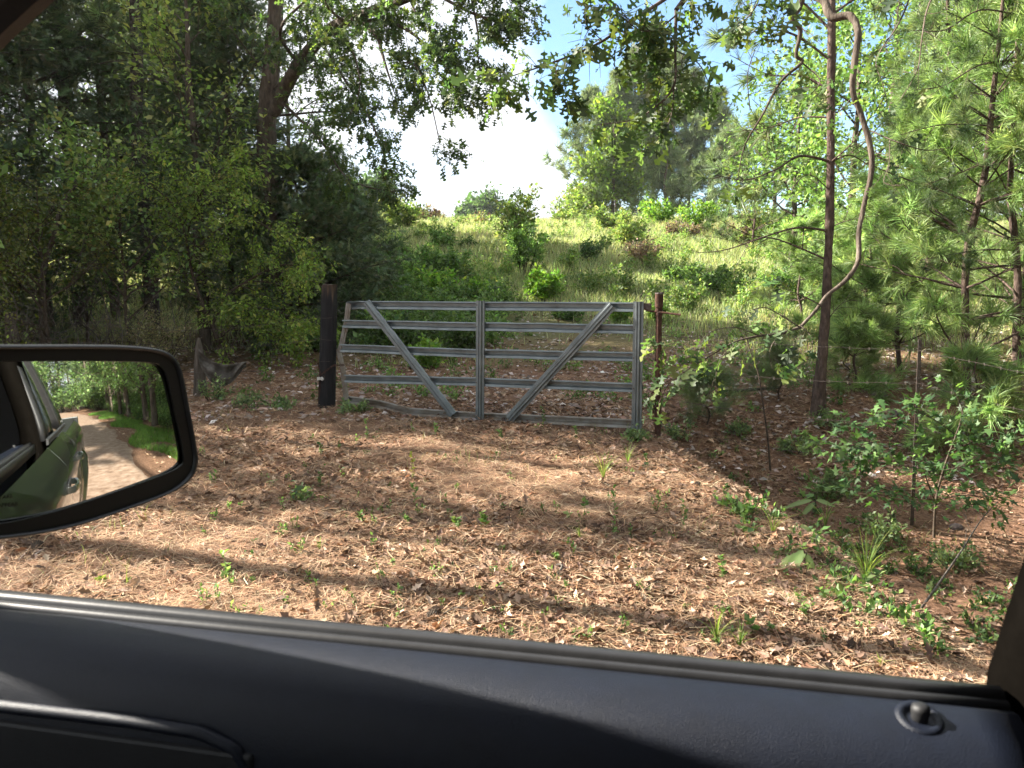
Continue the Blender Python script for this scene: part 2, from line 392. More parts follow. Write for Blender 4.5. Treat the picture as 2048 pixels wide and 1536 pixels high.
def broadleaf(name, base, h, cr, seed, label, cat='tree', group=None, cols=GREEN, size=.11, per=5, n1=16, n2=7, kind='leaf2', t0=.25, trunk_r=None, lean=(0, 0), crown='crown', jit=.16, bark='bark', n3=0, trunk='trunk', up0=.25, weights=None):
    p = Plant(seed); b = np.array(tuple(base)); th = thing(name, base, label, cat, group); rng = p.rng
    k = 7; pts = [b + np.array([lean[0] * i / k + rng.normal(0, .05) * h * .05 * (i > 0), lean[1] * i / k + rng.normal(0, .05) * h * .05 * (i > 0), h * .93 * i / k - (.05 if i == 0 else 0)]) for i in range(k + 1)]
    tr = trunk_r or h * .014; t = p.limb(pts, [tr * 1.25, tr, tr * .8, tr * .55, tr * .15])
    for br in p.side(t, n1, cr, 62, t0, .98, up0, .25, .2, leaf=.35, seg=6, taper=.45):
        for b2 in p.side(br, n2, cr * .42, 48, .25, 1, .08, .3, .3, leaf=.8, seg=4, taper=.3):
            if n3: p.side(b2, n3, cr * .2, 50, .2, 1, .05, .3, .3, leaf=.9, seg=3)
    p.wood(trunk, M[bark], th); p.leaves(crown, kind, per, size, cols, th, jit=jit, weights=weights)
    return th
def conifer(name, base, h, cr, seed, label, group=None, cols=PINE, kind='midtuft', size=.2, per=1.3, whorl=.55, nw=5, t0=.12, droop=-.1, trunk_r=None, up0=.15, bark='pinebark', lean=(0, 0), n2=5, shape=.8, m=None, jit=.05, cat='pine tree', crown='crown', rnd=.35, sub=.34, weights=None, along=1., dead=0):
    p = Plant(seed); b = np.array(tuple(base)); th = thing(name, base, label, cat, group); rng = p.rng; k = 6
    pts = [b + np.array([lean[0] * i / k + rng.normal(0, .04) * (i > 0), lean[1] * i / k + rng.normal(0, .04) * (i > 0), h * i / k - (.05 if i == 0 else 0)]) for i in range(k + 1)]
    tr = trunk_r or h * .011 + .02; P, rad = p.limb(pts, [tr * 1.15, tr, tr * .85, tr * .6, .01])
    z = t0 * h
    while z < h * .985:
        t = z / h; q = t * (len(P) - 1); i = min(int(q), len(P) - 2); c = P[i] + (P[i + 1] - P[i]) * (q - i)
        l0 = cr * ((1 - t) ** shape) * (1 if t > .3 else .75 + t) + .15
        for j in range(nw):
            a = rng.uniform(0, 2 * math.pi); l = l0 * rng.uniform(.6, 1.15); dd = np.array([math.cos(a), math.sin(a), up0 + .7 * t * t + rng.normal(0, .1)])
            br = p.grow(c, dd, l, min(rad[i] * .45, .009 * l + .004), .16, droop, 6, leaf=.35)
            if n2: p.side(br, n2, l * sub, 50, .25, 1, .06, .2, -.1, leaf=.6, seg=3, taper=.2, plane=.45)
        z += whorl * rng.uniform(.7, 1.3) * (1 - .4 * t)
    if dead:
        for j in range(dead):
            q = rng.uniform(.08, t0 + .1) * (len(P) - 1); i = int(q); a = rng.uniform(0, 6.28)
            br = p.grow(P[i], (math.cos(a), math.sin(a), .1), rng.uniform(.4, cr * .8), .008, .3, .1, 6); p.side(br, 3, .3, 50)
    p.wood('trunk', M[bark], th); p.leaves(crown, kind, per, size, cols, th, m=m or M['needle'], jit=jit, rnd=rnd, weights=weights, along=along)
    return th
def cedar(name, base, h, cr, seed, label, group=None, per=5, size=.16, t0=.06, shape=.62, cat='cedar tree', whorl=.34, nw=6, lean=(0, 0), cols=CEDAR):
    return conifer(name, base, h, cr, seed, label, group, cols, 'spray', size, per, whorl, nw, t0, .12, h * .007 + .02, .12, 'bark', lean, 5, shape, M['needle'], .10, cat, 'crown', .75, .36)
def shrub(name, base, h, wd, seed, label, cat='shrub', group=None, cols=YGREEN, size=.06, per=4, stems=8, kind='leaf2', jit=.05, n2=5, foliage='foliage', m=None, leaf=.75, weights=None, hang=0., wander=.25, droop=.25, min_tw=0):
    p = Plant(seed); th = thing(name, base, label, cat, group); b = np.array(tuple(base)); rng = p.rng
    for i in range(stems):
        a = rng.uniform(0, 6.28); sp = rng.uniform(0, 1) ** .7; q = rng.uniform(0, wd * .15)
        d = np.array([math.cos(a) * sp * wd / h * .5, math.sin(a) * sp * wd / h * .5, 1.])
        br = p.grow(b + np.array([math.cos(a) * q, math.sin(a) * q, -.02]), d, h * rng.uniform(.6, 1.05), .004 + h * .006, wander * .6, droop * sp, 6, leaf=leaf)
        p.side(br, n2, h * .33, 50, .25, 1, .15, .3, .3, leaf=.85, seg=3, taper=.5)
    p.wood('stem', M['twig'], th); p.leaves(foliage, kind, per, size, cols, th, m=m, jit=jit, weights=weights, hang=hang)
    return th
# ================================================================== GROUND
def ground_material():
    m, nt, N, L, o = newmat('forest_floor'); p = N('ShaderNodeBsdfPrincipled'); tc = N('ShaderNodeTexCoord')
    n1 = N('ShaderNodeTexNoise'); n1.inputs['Scale'].default_value = 22; n1.inputs['Detail'].default_value = 8; n1.inputs['Roughness'].default_value = .75
    n2 = N('ShaderNodeTexNoise'); n2.inputs['Scale'].default_value = .55; n2.inputs['Detail'].default_value = 4
    for n in (n1, n2): L(tc.outputs['Object'], n.inputs['Vector'])
    r1 = ramp(N, [(.30, (.045, .026, .016)), (.48, (.15, .082, .05)), (.60, (.26, .15, .095)), (.75, (.38, .26, .19))])
    r2 = ramp(N, [(.30, (.05, .06, .022)), (.5, (.12, .12, .05)), (.72, (.22, .20, .10))])
    L(n1.outputs['Fac'], r1.inputs['Fac']); L(n1.outputs['Fac'], r2.inputs['Fac'])
    # grass soil takes over up the slope
    sx = N('ShaderNodeSeparateXYZ'); L(tc.outputs['Object'], sx.inputs[0])
    ad = N('ShaderNodeMath'); ad.operation = 'MULTIPLY_ADD'; L(n2.outputs['Fac'], ad.inputs[0]); ad.inputs[1].default_value = 7; L(sx.outputs['Y'], ad.inputs[2])
    mr = N('ShaderNodeMapRange'); mr.inputs['From Min'].default_value = 16.5; mr.inputs['From Max'].default_value = 21; L(ad.outputs[0], mr.inputs['Value'])
    mx = N('ShaderNodeMix'); mx.data_type = 'RGBA'; L(mr.outputs[0], mx.inputs['Factor']); L(r1.outputs['Color'], mx.inputs['A']); L(r2.outputs['Color'], mx.inputs['B'])
    L(mx.outputs['Result'], p.inputs['Base Color']); p.inputs['Roughness'].default_value = .95; p.inputs['Specular IOR Level'].default_value = .15
    b = N('ShaderNodeBump'); b.inputs['Strength'].default_value = .9; b.inputs['Distance'].default_value = .03; L(n1.outputs['Fac'], b.inputs['Height']); L(b.outputs[0], p.inputs['Normal'])
    L(p.outputs[0], o.inputs[0]); return m
def make_ground():
    xs = np.concatenate([np.linspace(-1200, -60, 24)[:-1], np.linspace(-60, -12, 50)[:-1], np.linspace(-12, 14, 200)[:-1], np.linspace(14, 70, 50)[:-1], np.linspace(70, 1200, 24)])
    ys = np.concatenate([np.linspace(-900, -50, 20)[:-1], np.linspace(-50, -2, 50)[:-1], np.linspace(-2, 14, 130)[:-1], np.linspace(14, 62, 110)[:-1], np.linspace(62, 120, 20)[:-1], np.linspace(120, 1500, 24)])
    X, Y = np.meshgrid(xs, ys); Z = H(X, Y); V = np.stack([X, Y, Z], -1).reshape(-1, 3)
    nx = len(xs); i = np.arange(len(ys) - 1)[:, None] * nx; j = np.arange(nx - 1)[None]
    F = np.stack([i + j, i + j + 1, i + nx + j + 1, i + nx + j], -1).reshape(-1, 4)
    g = mesh_np('ground', V, F, ground_material(), smooth=True); tag(g, 'brown leaf strewn ground rising into a grassy hill', 'ground', kind='structure')
make_ground()

# ---- the dirt road the truck stands on (seen in its mirror)
FU = Vector((-.9799, .1994, 0)); RV = Vector((.1994, .9799, 0))
def veh(u, v, z): return FU * u + RV * v + Vector((0, 0, z))
def make_road():
    V = []; F = []; us = np.concatenate([np.linspace(30, -8, 40), np.linspace(-8.5, -70, 80)]); vs = np.linspace(-3.3, 2.25, 9)
    for u in us:
        bend = -.0028 * max(0, -u - 8) ** 2
        for k, v in enumerate(vs):
            vv = v + bend + (.16 * math.sin(u * 1.3) + .09 * math.sin(u * 3.1) if k in (0, len(vs) - 1) else 0)
            q = veh(u, vv, 0); V.append((q.x, q.y, gz(q.x, q.y) + .03 - (.05 if k in (0, len(vs) - 1) else 0)))
    n = len(vs)
    for i in range(len(us) - 1):
        for j in range(n - 1): F.append((i * n + j, i * n + j + 1, (i + 1) * n + j + 1, (i + 1) * n + j))
    m = surf('dirt_road', [(.3, (.12, .075, .05)), (.5, (.24, .165, .12)), (.7, (.34, .26, .20))], 5, .95, .6, 60, detail=9, spec=.15)
    tag(mesh_np('road', V, F, m, smooth=True), 'pale sandy dirt road running behind the truck', 'road', kind='structure')
make_road()

# ---- litter, needles and grass: nobody could count them
rg = np.random.default_rng(11)
def vnoise(x, y, f, s):
    return (np.sin(x * f + s) * np.cos(y * f * 1.13 + s * 2.1) + .6 * np.sin(x * f * 2.3 + y * f * 1.7 + s) + .4 * np.cos(y * f * 4.1 - x * f * 3.3 + s * 3)) / 2
def onroad(x, y):
    u = -.9799 * x + .1994 * y; v = .1994 * x + .9799 * y; bend = -.0028 * np.maximum(0, -u - 8) ** 2
    return (v < 2.15 + bend) & (v > -3.2 + bend)
def inditch(x, y): return (x + .12 * (y - 3.4) > 2.75) & (y < 8.6) & (rg.uniform(0, 1, len(x)) < .72)
def T_dead(rng):
    pts = [(0, 0), (.22, .10), (.34, .26), (.44, .12), (.60, .30), (.74, .12), (1, 0), (.74, -.13), (.58, -.30), (.42, -.10), (.30, -.25), (.18, -.08)]
    c = rng.uniform(.1, .8); d = rng.uniform(-.5, .5)
    V = [(.5, 0, -.05)] + [(x, y * (1 - .3 * abs(c)), c * y * y * 1.6 + .25 * d * (x - .5) ** 2 + rng.uniform(-.03, .06) + .05) for x, y in pts]; n = len(pts)
    return np.array(V, float), np.array([(0, 1 + i, 1 + (i + 1) % n) for i in range(n)])
TP['dead'] = [T_dead(_r0) for i in range(8)]
TP['dead2'] = [T_leaf()]
DEADC = [(.27, .175, .115), (.34, .235, .16), (.18, .115, .078), (.41, .30, .22), (.12, .075, .053), (.29, .16, .095), (.23, .14, .09)]
DEADG = [(.42, .36, .34), (.33, .27, .25), (.52, .46, .43), (.24, .17, .14), (.32, .20, .15)]
def region(n, y0, y1, side0=.78, side1=.78, pw=1.):
    y = y0 + (y1 - y0) * rg.uniform(0, 1, n) ** pw; x = rg.uniform(-1, 1, n); x = np.where(x < 0, x * side0, x * side1) * (y + 1.2); return x, y
def litter():
    VV = []; FF = []; CC = []; off = 0
    def put(kind, x, y, sz, cols, tilt, dz=.012, w_=None):
        nonlocal off
        n = len(x); pos = np.stack([x, y, H(x, y) + rg.uniform(0, dz, n)], 1); a = rg.uniform(0, 6.28, n)
        d = np.stack([np.cos(a), np.sin(a), rg.normal(0, tilt * .7, n)], 1); nr = rg.normal(0, tilt, (n, 3)); nr[:, 2] += 1
        V, F, C = scatter(kind, pos, d, nr, sz, palette(rg, n, cols, w_, .27, .02)); VV.append(V); FF.append(F + off); CC.append(C); off += len(V)
    # near: lobed brown leaves, denser to the right and in drifts
    x, y = region(60000, 2.6, 10.5, .8, .85, 1.2); k = (vnoise(x, y, .9, 1.3) + .35 * x / 3 + .25 * rg.normal(size=len(x)) > -.25) & ~onroad(x, y)
    x, y = x[k], y[k]; k = ~inditch(x, y); x, y = x[k], y[k]; put('dead', x, y, rg.uniform(.04, .095, len(x)), DEADC + [(.12, .075, .053), (.17, .11, .08)], .45, .03)
    x, y = region(26000, 9.0, 19, .75, .75, 1.1); k = (vnoise(x, y, .6, 4.3) + .3 * rg.normal(size=len(x)) > -.45 + .13 * np.maximum(0, y - 14)); x, y = x[k], y[k]
    put('dead2', x, y, rg.uniform(.07, .13, len(x)), DEADG + DEADC[:2], .4, .02)
    x = rg.uniform(3, 26, 9000); y = rg.uniform(-8, 4, 9000); k = ~onroad(x, y); put('dead2', x[k], y[k], rg.uniform(.07, .13, k.sum()), DEADC, .4)
    tag(mesh_np('leaf_litter', np.concatenate(VV), np.concatenate(FF), M['dead'], colr=np.concatenate(CC)), 'brown and grey fallen oak leaves lying thick on the ground', 'leaf litter', kind='stuff')
    # pine straw
    n = 215000; x, y = region(n, 2.6, 12.5, .8, .8, 1.5); k = (vnoise(x, y, .7, 2.2) + .35 * rg.normal(size=n) + .11 * x < .42) & ~onroad(x, y) & ~inditch(x, y); x, y = x[k], y[k]; n = len(x)
    a = rg.uniform(0, 3.14, n) + .6 * vnoise(x, y, 2, .5); l = rg.uniform(.05, .11, n); w_ = rg.uniform(.0005, .0010, n) * (1 + y / 7)
    z = H(x, y) + rg.uniform(.002, .035, n); dx, dy = np.cos(a) * l, np.sin(a) * l; dz = rg.normal(0, .012, n)
    A = np.stack([x - dx, y - dy, z - dz], 1); B = np.stack([x + dx, y + dy, z + dz], 1); Cc = (A + B) / 2 + np.stack([-np.sin(a) * l * .12, np.cos(a) * l * .12, rg.uniform(.0, .012, n)], 1)
    s = np.stack([-np.sin(a) * w_, np.cos(a) * w_, np.zeros(n)], 1)
    V = np.stack([A - s, A + s, Cc - s, Cc + s, B - s * .5], 1).reshape(-1, 3); i = (np.arange(n) * 5)[:, None, None]
    F = (np.array([(0, 1, 3), (0, 3, 2), (2, 3, 4)])[None] + i).reshape(-1, 3)
    c = np.repeat(palette(rg, n, [(.33, .185, .105), (.42, .265, .155), (.23, .13, .078), (.50, .37, .24), (.28, .20, .13)], None, .34, .03), 5, 0)
    tag(mesh_np('pine_straw', V, F, M['dead'], colr=c), 'rusty orange fallen pine needles covering the ground', 'pine straw', kind='stuff')
litter()
def grasses():
    def blades(name, x, y, h, wd, cols, label, wts=None, lean=.35):
        n = len(x); z = H(x, y) - .02; a = rg.uniform(0, 6.28, n); lx = rg.normal(0, lean, n) * h; ly = rg.normal(0, lean, n) * h
        b = np.stack([x, y, z], 1); s = np.stack([np.cos(a) * wd, np.sin(a) * wd, 0 * a], 1)
        mid = b + np.stack([lx * .35, ly * .35, h * .62], 1); tp = b + np.stack([lx, ly, h * .97], 1)
        V = np.stack([b - s, b + s, mid - s * .75, mid + s * .75, tp], 1).reshape(-1, 3); i = (np.arange(n) * 5)[:, None, None]
        F = (np.array([(0, 1, 3), (0, 3, 2), (2, 3, 4)])[None] + i).reshape(-1, 3); c = np.repeat(palette(rg, n, cols, wts, .22), 5, 0)
        tag(mesh_np(name, V, F, M['leaf'], colr=c), label, 'grass', kind='stuff')
    n = 260000; y = 13 + 36 * rg.uniform(0, 1, n) ** .75; x = rg.uniform(-.62, .80, n) * y
    nz = vnoise(x, y, .35, 1.1) + .25 * rg.normal(size=n); k = nz > 1.1 - .17 * (y - 10.5) - .05 * np.maximum(0, x - 2); x, y = x[k], y[k]; n = len(x)
    dry = vnoise(x, y, .2, 3.3)
    c = (dry + .4 * rg.normal(size=n) > .35)
    h = rg.uniform(.16, .42, n) * np.interp(y, [13, 18, 26, 45], [.5, .7, .9, 1.25]) * (1 + .35 * vnoise(x, y, .8, 2)); wd = .0035 + .00032 * y
    blades('hill_grass', x[~c], y[~c], h[~c], wd[~c], [(.33, .38, .19), (.39, .42, .23), (.26, .32, .15), (.43, .42, .27)], 'pale green grass growing over the sunny hill')
    blades('dry_grass', x[c], y[c], h[c] * 1.1, wd[c], [(.38, .36, .19), (.42, .38, .24), (.28, .32, .13), (.34, .29, .22)], 'straw coloured dry grass mixed in on the hill')
    # thin grass on the bare ground round the gate
    n = 9000; x, y = region(n, 3.6, 15, .5, .7, 1.); k = vnoise(x, y, 1.3, 5.5) + .2 * rg.normal(size=n) > .62; x, y = x[k], y[k]; n = len(x)
    blades('sparse_grass', x, y, rg.uniform(.05, .16, n), np.full(n, .0022), [(.11, .17, .045), (.17, .22, .07), (.25, .24, .11)], 'sparse thin grass between the fallen leaves', lean=.5)
    # verge beside the road behind the truck
    n = 26000; u = rg.uniform(-32, -3.2, n); v = 2.5 + 1.6 * rg.uniform(0, 1, n) ** 1.2 + .4 * np.sin(u * .9) - .0028 * np.maximum(0, -u - 8) ** 2
    x = -.9799 * u + .1994 * v; y = .1994 * u + .9799 * v; k = vnoise(x, y, .8, .5) > -.5; x, y = x[k], y[k]; n = len(x)
    blades('verge_grass', x, y, rg.uniform(.08, .22, n), np.full(n, .006), [(.12, .24, .04), (.16, .28, .05), (.09, .17, .035)], 'bright green grass along the road verge', lean=.5)
grasses()

# ================================================================== GATE
GA = Vector((-2.19, 9.86, 0)); GB = Vector((1.30, 8.36, 0)); GD = (GB - GA).normalized(); GN = Vector((GD.y, -GD.x, 0))    # GN points to the camera
def onplane(px, py, off=0.):
    """point of the gate's own upright plane behind this pixel"""
    d = ray(px, py); A = GA + GN * off; s = (A.x * GN.x + A.y * GN.y) / (d.x * GN.x + d.y * GN.y)
    return Vector((d.x * s, d.y * s, CAM_Z + d.z * s))
def channel(mb, A, B, w_, deep, face, lip=.16, bend=None, th=.003):
    """roll-formed gate channel from A to B: two flat flanges with a deep groove between them (deep>0: groove away from the viewer, <0: raised rib)"""
    pts = [A] + (bend or []) + [B]; rings = []
    for i, P in enumerate(pts):
        t = (pts[min(i + 1, len(pts) - 1)] - pts[max(i - 1, 0)]).normalized(); up = face.cross(t).normalized()
        if up.z < 0 and abs(t.z) < .7: up = -up
        h = w_ / 2
        prof = [(h, -.012), (h, 0), (h * .72, .002), (h * .52, -deep), (-h * .22, -deep * 1.05), (-h * .42, .0), (-h * .93, .003), (-h, -.010)] if deep > 0 else \
               [(h, -.014), (h, 0), (h * .62, .001), (h * .40, -deep), (h * .10, -deep), (h * .02, -deep * .55), (-h * .08, -deep * .55), (-h * .14, -deep), (-h * .42, -deep), (-h * .62, .001), (-h, 0), (-h, -.014)]
        r = [P + up * a + face * b for a, b in prof]; r2 = [P + up * a * .985 + face * (b - th) for a, b in prof][::-1]
        rings.append(r + r2)
    mb.loft(rings)
gate = thing('farm_gate', (gp(965, 842).x, gp(965, 842).y, gz(gp(965, 842).x, gp(965, 842).y)), 'grey galvanised five rail farm gate with two diagonal braces, bent at its left end', 'gate')
rails = [[(684, 612), (722, 610), (1284, 614.5)], [(684, 648), (951, 653), (1284, 659)], [(680, 696), (951, 707), (1284, 714)], [(688, 757.5), (951, 764), (1284, 776)], ]
for i, pr in enumerate(rails):
    mb = MB(); q = [onplane(*p) for p in pr]
    if i == 0: q[0] = q[0] - GN * .10
    fine = []; rd = np.random.default_rng(40 + i)
    for k in range(len(q) - 1):      # small dents and bows along the rail
        for t in (np.linspace(0, 1, 8)[:-1] if k else np.linspace(0, 1, 5)[:-1]): fine.append(q[k].lerp(q[k + 1], t) + GN * rd.normal(0, .0035) + Vector((0, 0, rd.normal(0, .0022))))
    fine.append(q[-1]); channel(mb, fine[0], fine[-1], .104, .046, GN, bend=fine[1:-1]); o = mb.build('rail', M['galv'], gate)
mb = MB(); q = [onplane(684, 800), onplane(760, 809), onplane(820, 823), onplane(890, 829), onplane(951, 833), onplane(1284, 849)]; q[0] -= GN * .06; q[2] += GN * .03
channel(mb, q[0], q[-1], .104, .046, GN, bend=q[1:-1]); tag(mb.build('rail', M['galv_dirty'], gate), 'bottom rail, bent and stained with red mud')
mb = MB(); channel(mb, onplane(960.5, 601.5, .02), onplane(959, 842, .02), .108, -.028, GN); mb.build('upright', M['galv'], gate)
mb = MB(); channel(mb, onplane(1277, 603, .02), onplane(1272.5, 860, .02), .112, -.030, GN); mb.build('upright', M['galv'], gate)
mb = MB(); q = [onplane(692, 607), onplane(687, 645), onplane(677, 690), onplane(672, 706), onplane(679, 735), onplane(688, 806)]
channel(mb, q[0] - GN * .05, q[-1] - GN * .05, .075, -.015, GN, bend=[a - GN * .06 for a in q[1:-1]]); tag(mb.build('upright', M['galv_dirty'], gate), 'bent left end upright')
mb = MB(); channel(mb, onplane(732, 605, .028), onplane(906, 830, .028), .112, -.024, GN); mb.build('diagonal_brace', M['galv'], gate)
mb = MB(); channel(mb, onplane(1224, 610, .055), onplane(1018, 838, .055), .112, -.026, GN); mb.build('diagonal_brace', M['galv'], gate)
for (px, py, off) in [(954.5, 610, .026), (954, 833, .026), (1270.5, 614, .026), (1266, 849, .026), (731, 613, .034), (1214, 617, .062), (1027, 829, .062), (1270, 659, .026), (954.5, 653, .026), (1268, 716, .026), (954.5, 708, .026), (954, 765, .026), (1267, 777, .026)]:
    mb = MB(); c = onplane(px, py, off); mb.tube([c - GN * .004, c + GN * .006], .0085, 8); mb.build('bolt', M['steel'], gate)
mb = MB(); c = onplane(1293, 613, .0); mb.box(c, .09, .012, .07, GD, GN); mb.box(c + GD * .04 - GN * .02, .008, .05, .07, GD, GN); mb.build('hinge_plate', M['steel'], gate)

pp = onplane(1316, 858, .0); pp.z = gz(pp.x, pp.y)
pipe = thing('pipe_post', pp, 'rusty iron pipe post with wider collar at the right end of the gate', 'post')
top = onplane(1318.5, 588)
MB().tube([pp + Vector((0, 0, -.15)), Vector((top.x, top.y, top.z - .12))], .034, 14).build('pipe', M['rust'], pipe, smooth=True)
mb = MB(); mb.tube([Vector((top.x, top.y, top.z - .14)), top], .044, 14); mb.build('collar', M['rust'], pipe, smooth=True)
mb = MB(); mb.tube([top + Vector((0, 0, .003)), top + Vector((0, 0, .012))], [.047, .045], 12)
for i in range(7): a = i * .9; mb.box(top + Vector((.04 * math.cos(a), .04 * math.sin(a), .012)), .012, .008, .02)
mb.build('rim', M['steel'], pipe)
a = onplane(1294, 621, .01); b = onplane(1364, 629, .01); MB().tube([a - GD * .03 + Vector((0, 0, .02)), a, b + GN * .06], .0105, 8).build('hinge_pin', M['rust'], pipe, smooth=True)
mb = MB(); mb.tube([onplane(1318, 616) + Vector((0, 0, -.01)), onplane(1318, 631)], .040, 12); mb.build('hinge_sleeve', M['rust'], pipe, smooth=True)

def chain_links(mb, pts, ln=.034, r=.0042):
    P = [Vector(p) for p in pts]; seg = []; tot = 0
    for i in range(len(P) - 1):
        d = P[i + 1] - P[i]; m_ = max(1, int(d.length / (ln * .72)))
        for k in range(m_): seg.append((P[i] + d * ((k + .5) / m_), d.normalized()))
    for i, (c, t) in enumerate(seg):
        s = t.cross(GN if i % 2 else GD)
        if s.length < .1: s = t.cross(Vector((0, 0, 1)))
        s.normalize(); ring = []
        for j in range(11):
            an = j * 2 * math.pi / 10; ring.append(c + t * math.cos(an) * ln * .5 + s * math.sin(an) * ln * .3)
        mb.tube(ring, r, 5, cap=False)
mb = MB(); base = onplane(1307, 825, .05); chain_links(mb, [onplane(1311, 779, .06), onplane(1306.5, 785, .06), onplane(1306, 805, .06), base], .05, .0065)
tag(mb.build('rusty_chain', M['rust'], base=base), 'short rusty chain hanging from the iron pipe post', 'chain')

# wooden post with wires, chain, padlocks
wb = onplane(652, 815, -.02); wt = onplane(658.5, 569, -.02); wb.z = gz(wb.x, wb.y)
wpost = thing('wooden_post', wb, 'thick round blackened wooden gate post at the left end of the gate', 'post')
mb = MB(); rings = []; rr = np.random.default_rng(3); off = rr.normal(0, .0035, 24)
for i in range(15):
    t = i / 14; c = (wb + Vector((0, 0, -.12))).lerp(wt, t); r_ = .112 - .012 * t
    if i == 14: r_ -= .004
    rings.append([c + Vector((math.cos(j * math.pi / 12) * (r_ + off[j] + rr.normal(0, .0008)), math.sin(j * math.pi / 12) * (r_ + off[j]), (rr.normal(0, .004) if i == 14 else 0))) for j in range(24)])
mb.loft(rings)
def post_mat():
    m, nt, N, L, o = newmat('tarred_post'); p = N('ShaderNodeBsdfPrincipled'); tc = N('ShaderNodeTexCoord'); mp = N('ShaderNodeMapping'); mp.inputs['Scale'].default_value = (4, 4, .35); L(tc.outputs['Object'], mp.inputs['Vector'])
    n = N('ShaderNodeTexNoise'); n.inputs['Scale'].default_value = 11; n.inputs['Detail'].default_value = 7; L(mp.outputs[0], n.inputs['Vector'])
    r1 = ramp(N, [(.35, (.005, .005, .007)), (.62, (.012, .0115, .013)), (.8, (.03, .02, .015))]); r2 = ramp(N, [(.3, (.015, .011, .009)), (.6, (.055, .036, .024)), (.8, (.12, .08, .05))])
    L(n.outputs['Fac'], r1.inputs['Fac']); L(n.outputs['Fac'], r2.inputs['Fac']); s = N('ShaderNodeSeparateXYZ'); L(tc.outputs['Object'], s.inputs[0])
    ad = N('ShaderNodeMath'); ad.operation = 'MULTIPLY_ADD'; L(n.outputs['Fac'], ad.inputs[0]); ad.inputs[1].default_value = .55; L(s.outputs['Z'], ad.inputs[2])
    mr = N('ShaderNodeMapRange'); mr.inputs['From Min'].default_value = 1.70; mr.inputs['From Max'].default_value = 1.84; L(ad.outputs[0], mr.inputs['Value'])
    mx = N('ShaderNodeMix'); mx.data_type = 'RGBA'; L(mr.outputs[0], mx.inputs['Factor']); L(r1.outputs['Color'], mx.inputs['A']); L(r2.outputs['Color'], mx.inputs['B']); L(mx.outputs['Result'], p.inputs['Base Color'])
    p.inputs['Roughness'].default_value = .8; p.inputs['Specular IOR Level'].default_value = .3; b = N('ShaderNodeBump'); b.inputs['Strength'].default_value = .9; b.inputs['Distance'].default_value = .015; L(n.outputs['Fac'], b.inputs['Height']); L(b.outputs[0], p.inputs['Normal']); L(p.outputs[0], o.inputs[0]); return m
mb.build('post', post_mat(), wpost, smooth=True, sharp=60)
for t in (.74, .56, .375):
    mb = MB(); c = wb.lerp(wt, t); r_ = .112 - .012 * t + .004
    mb.tube([c + Vector((math.cos(j * .35) * r_, math.sin(j * .35) * r_, .012 * math.sin(j * .35 + t * 9))) for j in range(19)], .0022, 5); mb.build('wire_wrap', M['steel'], wpost)
fr = GN * .123
cl = wb.lerp(wt, .36) - GD * .108 + GN * .05; cm = wb.lerp(wt, .27) + fr + GD * -.01; cr_ = wb.lerp(wt, .35) + GD * .15 + GN * .07
mb = MB(); chain_links(mb, [cl - GN * .1, cl, cm, cr_, onplane(690, 730, -.02)]); chain_links(mb, [cm - GD * .015, cm - GD * .015 + Vector((0, 0, -.12)), cm - GD * .035 + Vector((0, 0, -.27)), cm - GD * .05 + Vector((0, 0, -.34))])
tag(mb.build('lock_chain', M['rust'], base=wb + fr), 'dark chain looped round the wooden gate post and its dangling end', 'chain')
for k, (dx, tilt, lab) in enumerate([(-.018, -.15, 'small silver padlock on the gate chain, the left and squarer of the pair'), (.034, .7, 'small silver padlock on the gate chain, the tilted one on the right of the pair')]):
    c = cm + GD * dx + GN * .012 + Vector((0, 0, -.045)); up = (Vector((0, 0, 1)) * math.cos(tilt) + GD * math.sin(tilt)); sd_ = up.cross(GN)
    t = thing('padlock', c, lab, 'padlock', 'padlocks on the gate chain')
    MB().box(c, .046, .022, .040, sd_, GN, up).build('lock_body', M['brass'], t, bevel=.004)
    MB().tube([c + up * .018 + sd_ * .015, c + up * .035 + sd_ * .015, c + up * .047 + sd_ * .008, c + up * .047 - sd_ * .008, c + up * .035 - sd_ * .015, c + up * .018 - sd_ * .015], .0035, 6).build('shackle', M['steel'], t, smooth=True)

# ================================================================== FENCE
tb = gp(1824, 1052); tt = at(1841, 679, tb.y)
tp_ = thing('fence_post', tb, 'dark studded steel fence post standing among saplings at the right', 'post')
mb = MB(); mb.box((tb + tt) / 2 + Vector((0, 0, -.1)), .036, .005, (tt - tb).length + .2, az=(tt - tb)); mb.box((tb + tt) / 2 + Vector((0, .014, -.1)), .005, .030, (tt - tb).length + .2, az=(tt - tb))
for i in range(22): mb.box(tb.lerp(tt, .1 + i * .041) + Vector((0, -.006, 0)), .012, .010, .012)
mb.build('shaft', M['steel'], tp_)
lb = gat(18, 11.6); lt = Vector((lb.x, lb.y, lb.z + 1.15))
lp = MB(); lp.tube([lb - Vector((0, 0, .1)), lb.lerp(lt, .5), lt], [.10, .09, .085], 11); tag(lp.build('old_fence_post', M['oldwood'], base=lb, smooth=True), 'weathered grey wooden fence post at the far left behind the mirror', 'post')
sb = gat(388, 11.0); st_ = at(394, 676, 11.0)
mb = MB(); rings = []
for i, (t, r_) in enumerate([(0, .11), (.3, .085), (.6, .075), (.85, .05), (1, .02)]):
    c = (sb - Vector((0, 0, .1))).lerp(st_, t) + Vector((.02 * t, 0, 0)); rings.append([c + Vector((math.cos(j * .7) * r_ * (1 + .25 * math.sin(j * 2.1)), math.sin(j * .7) * r_, 0)) for j in range(9)])
mb.loft(rings); tag(mb.build('rotten_post', M['oldwood'], base=sb), 'short rotten grey post stub tapering to a point beside the draped sack', 'post')
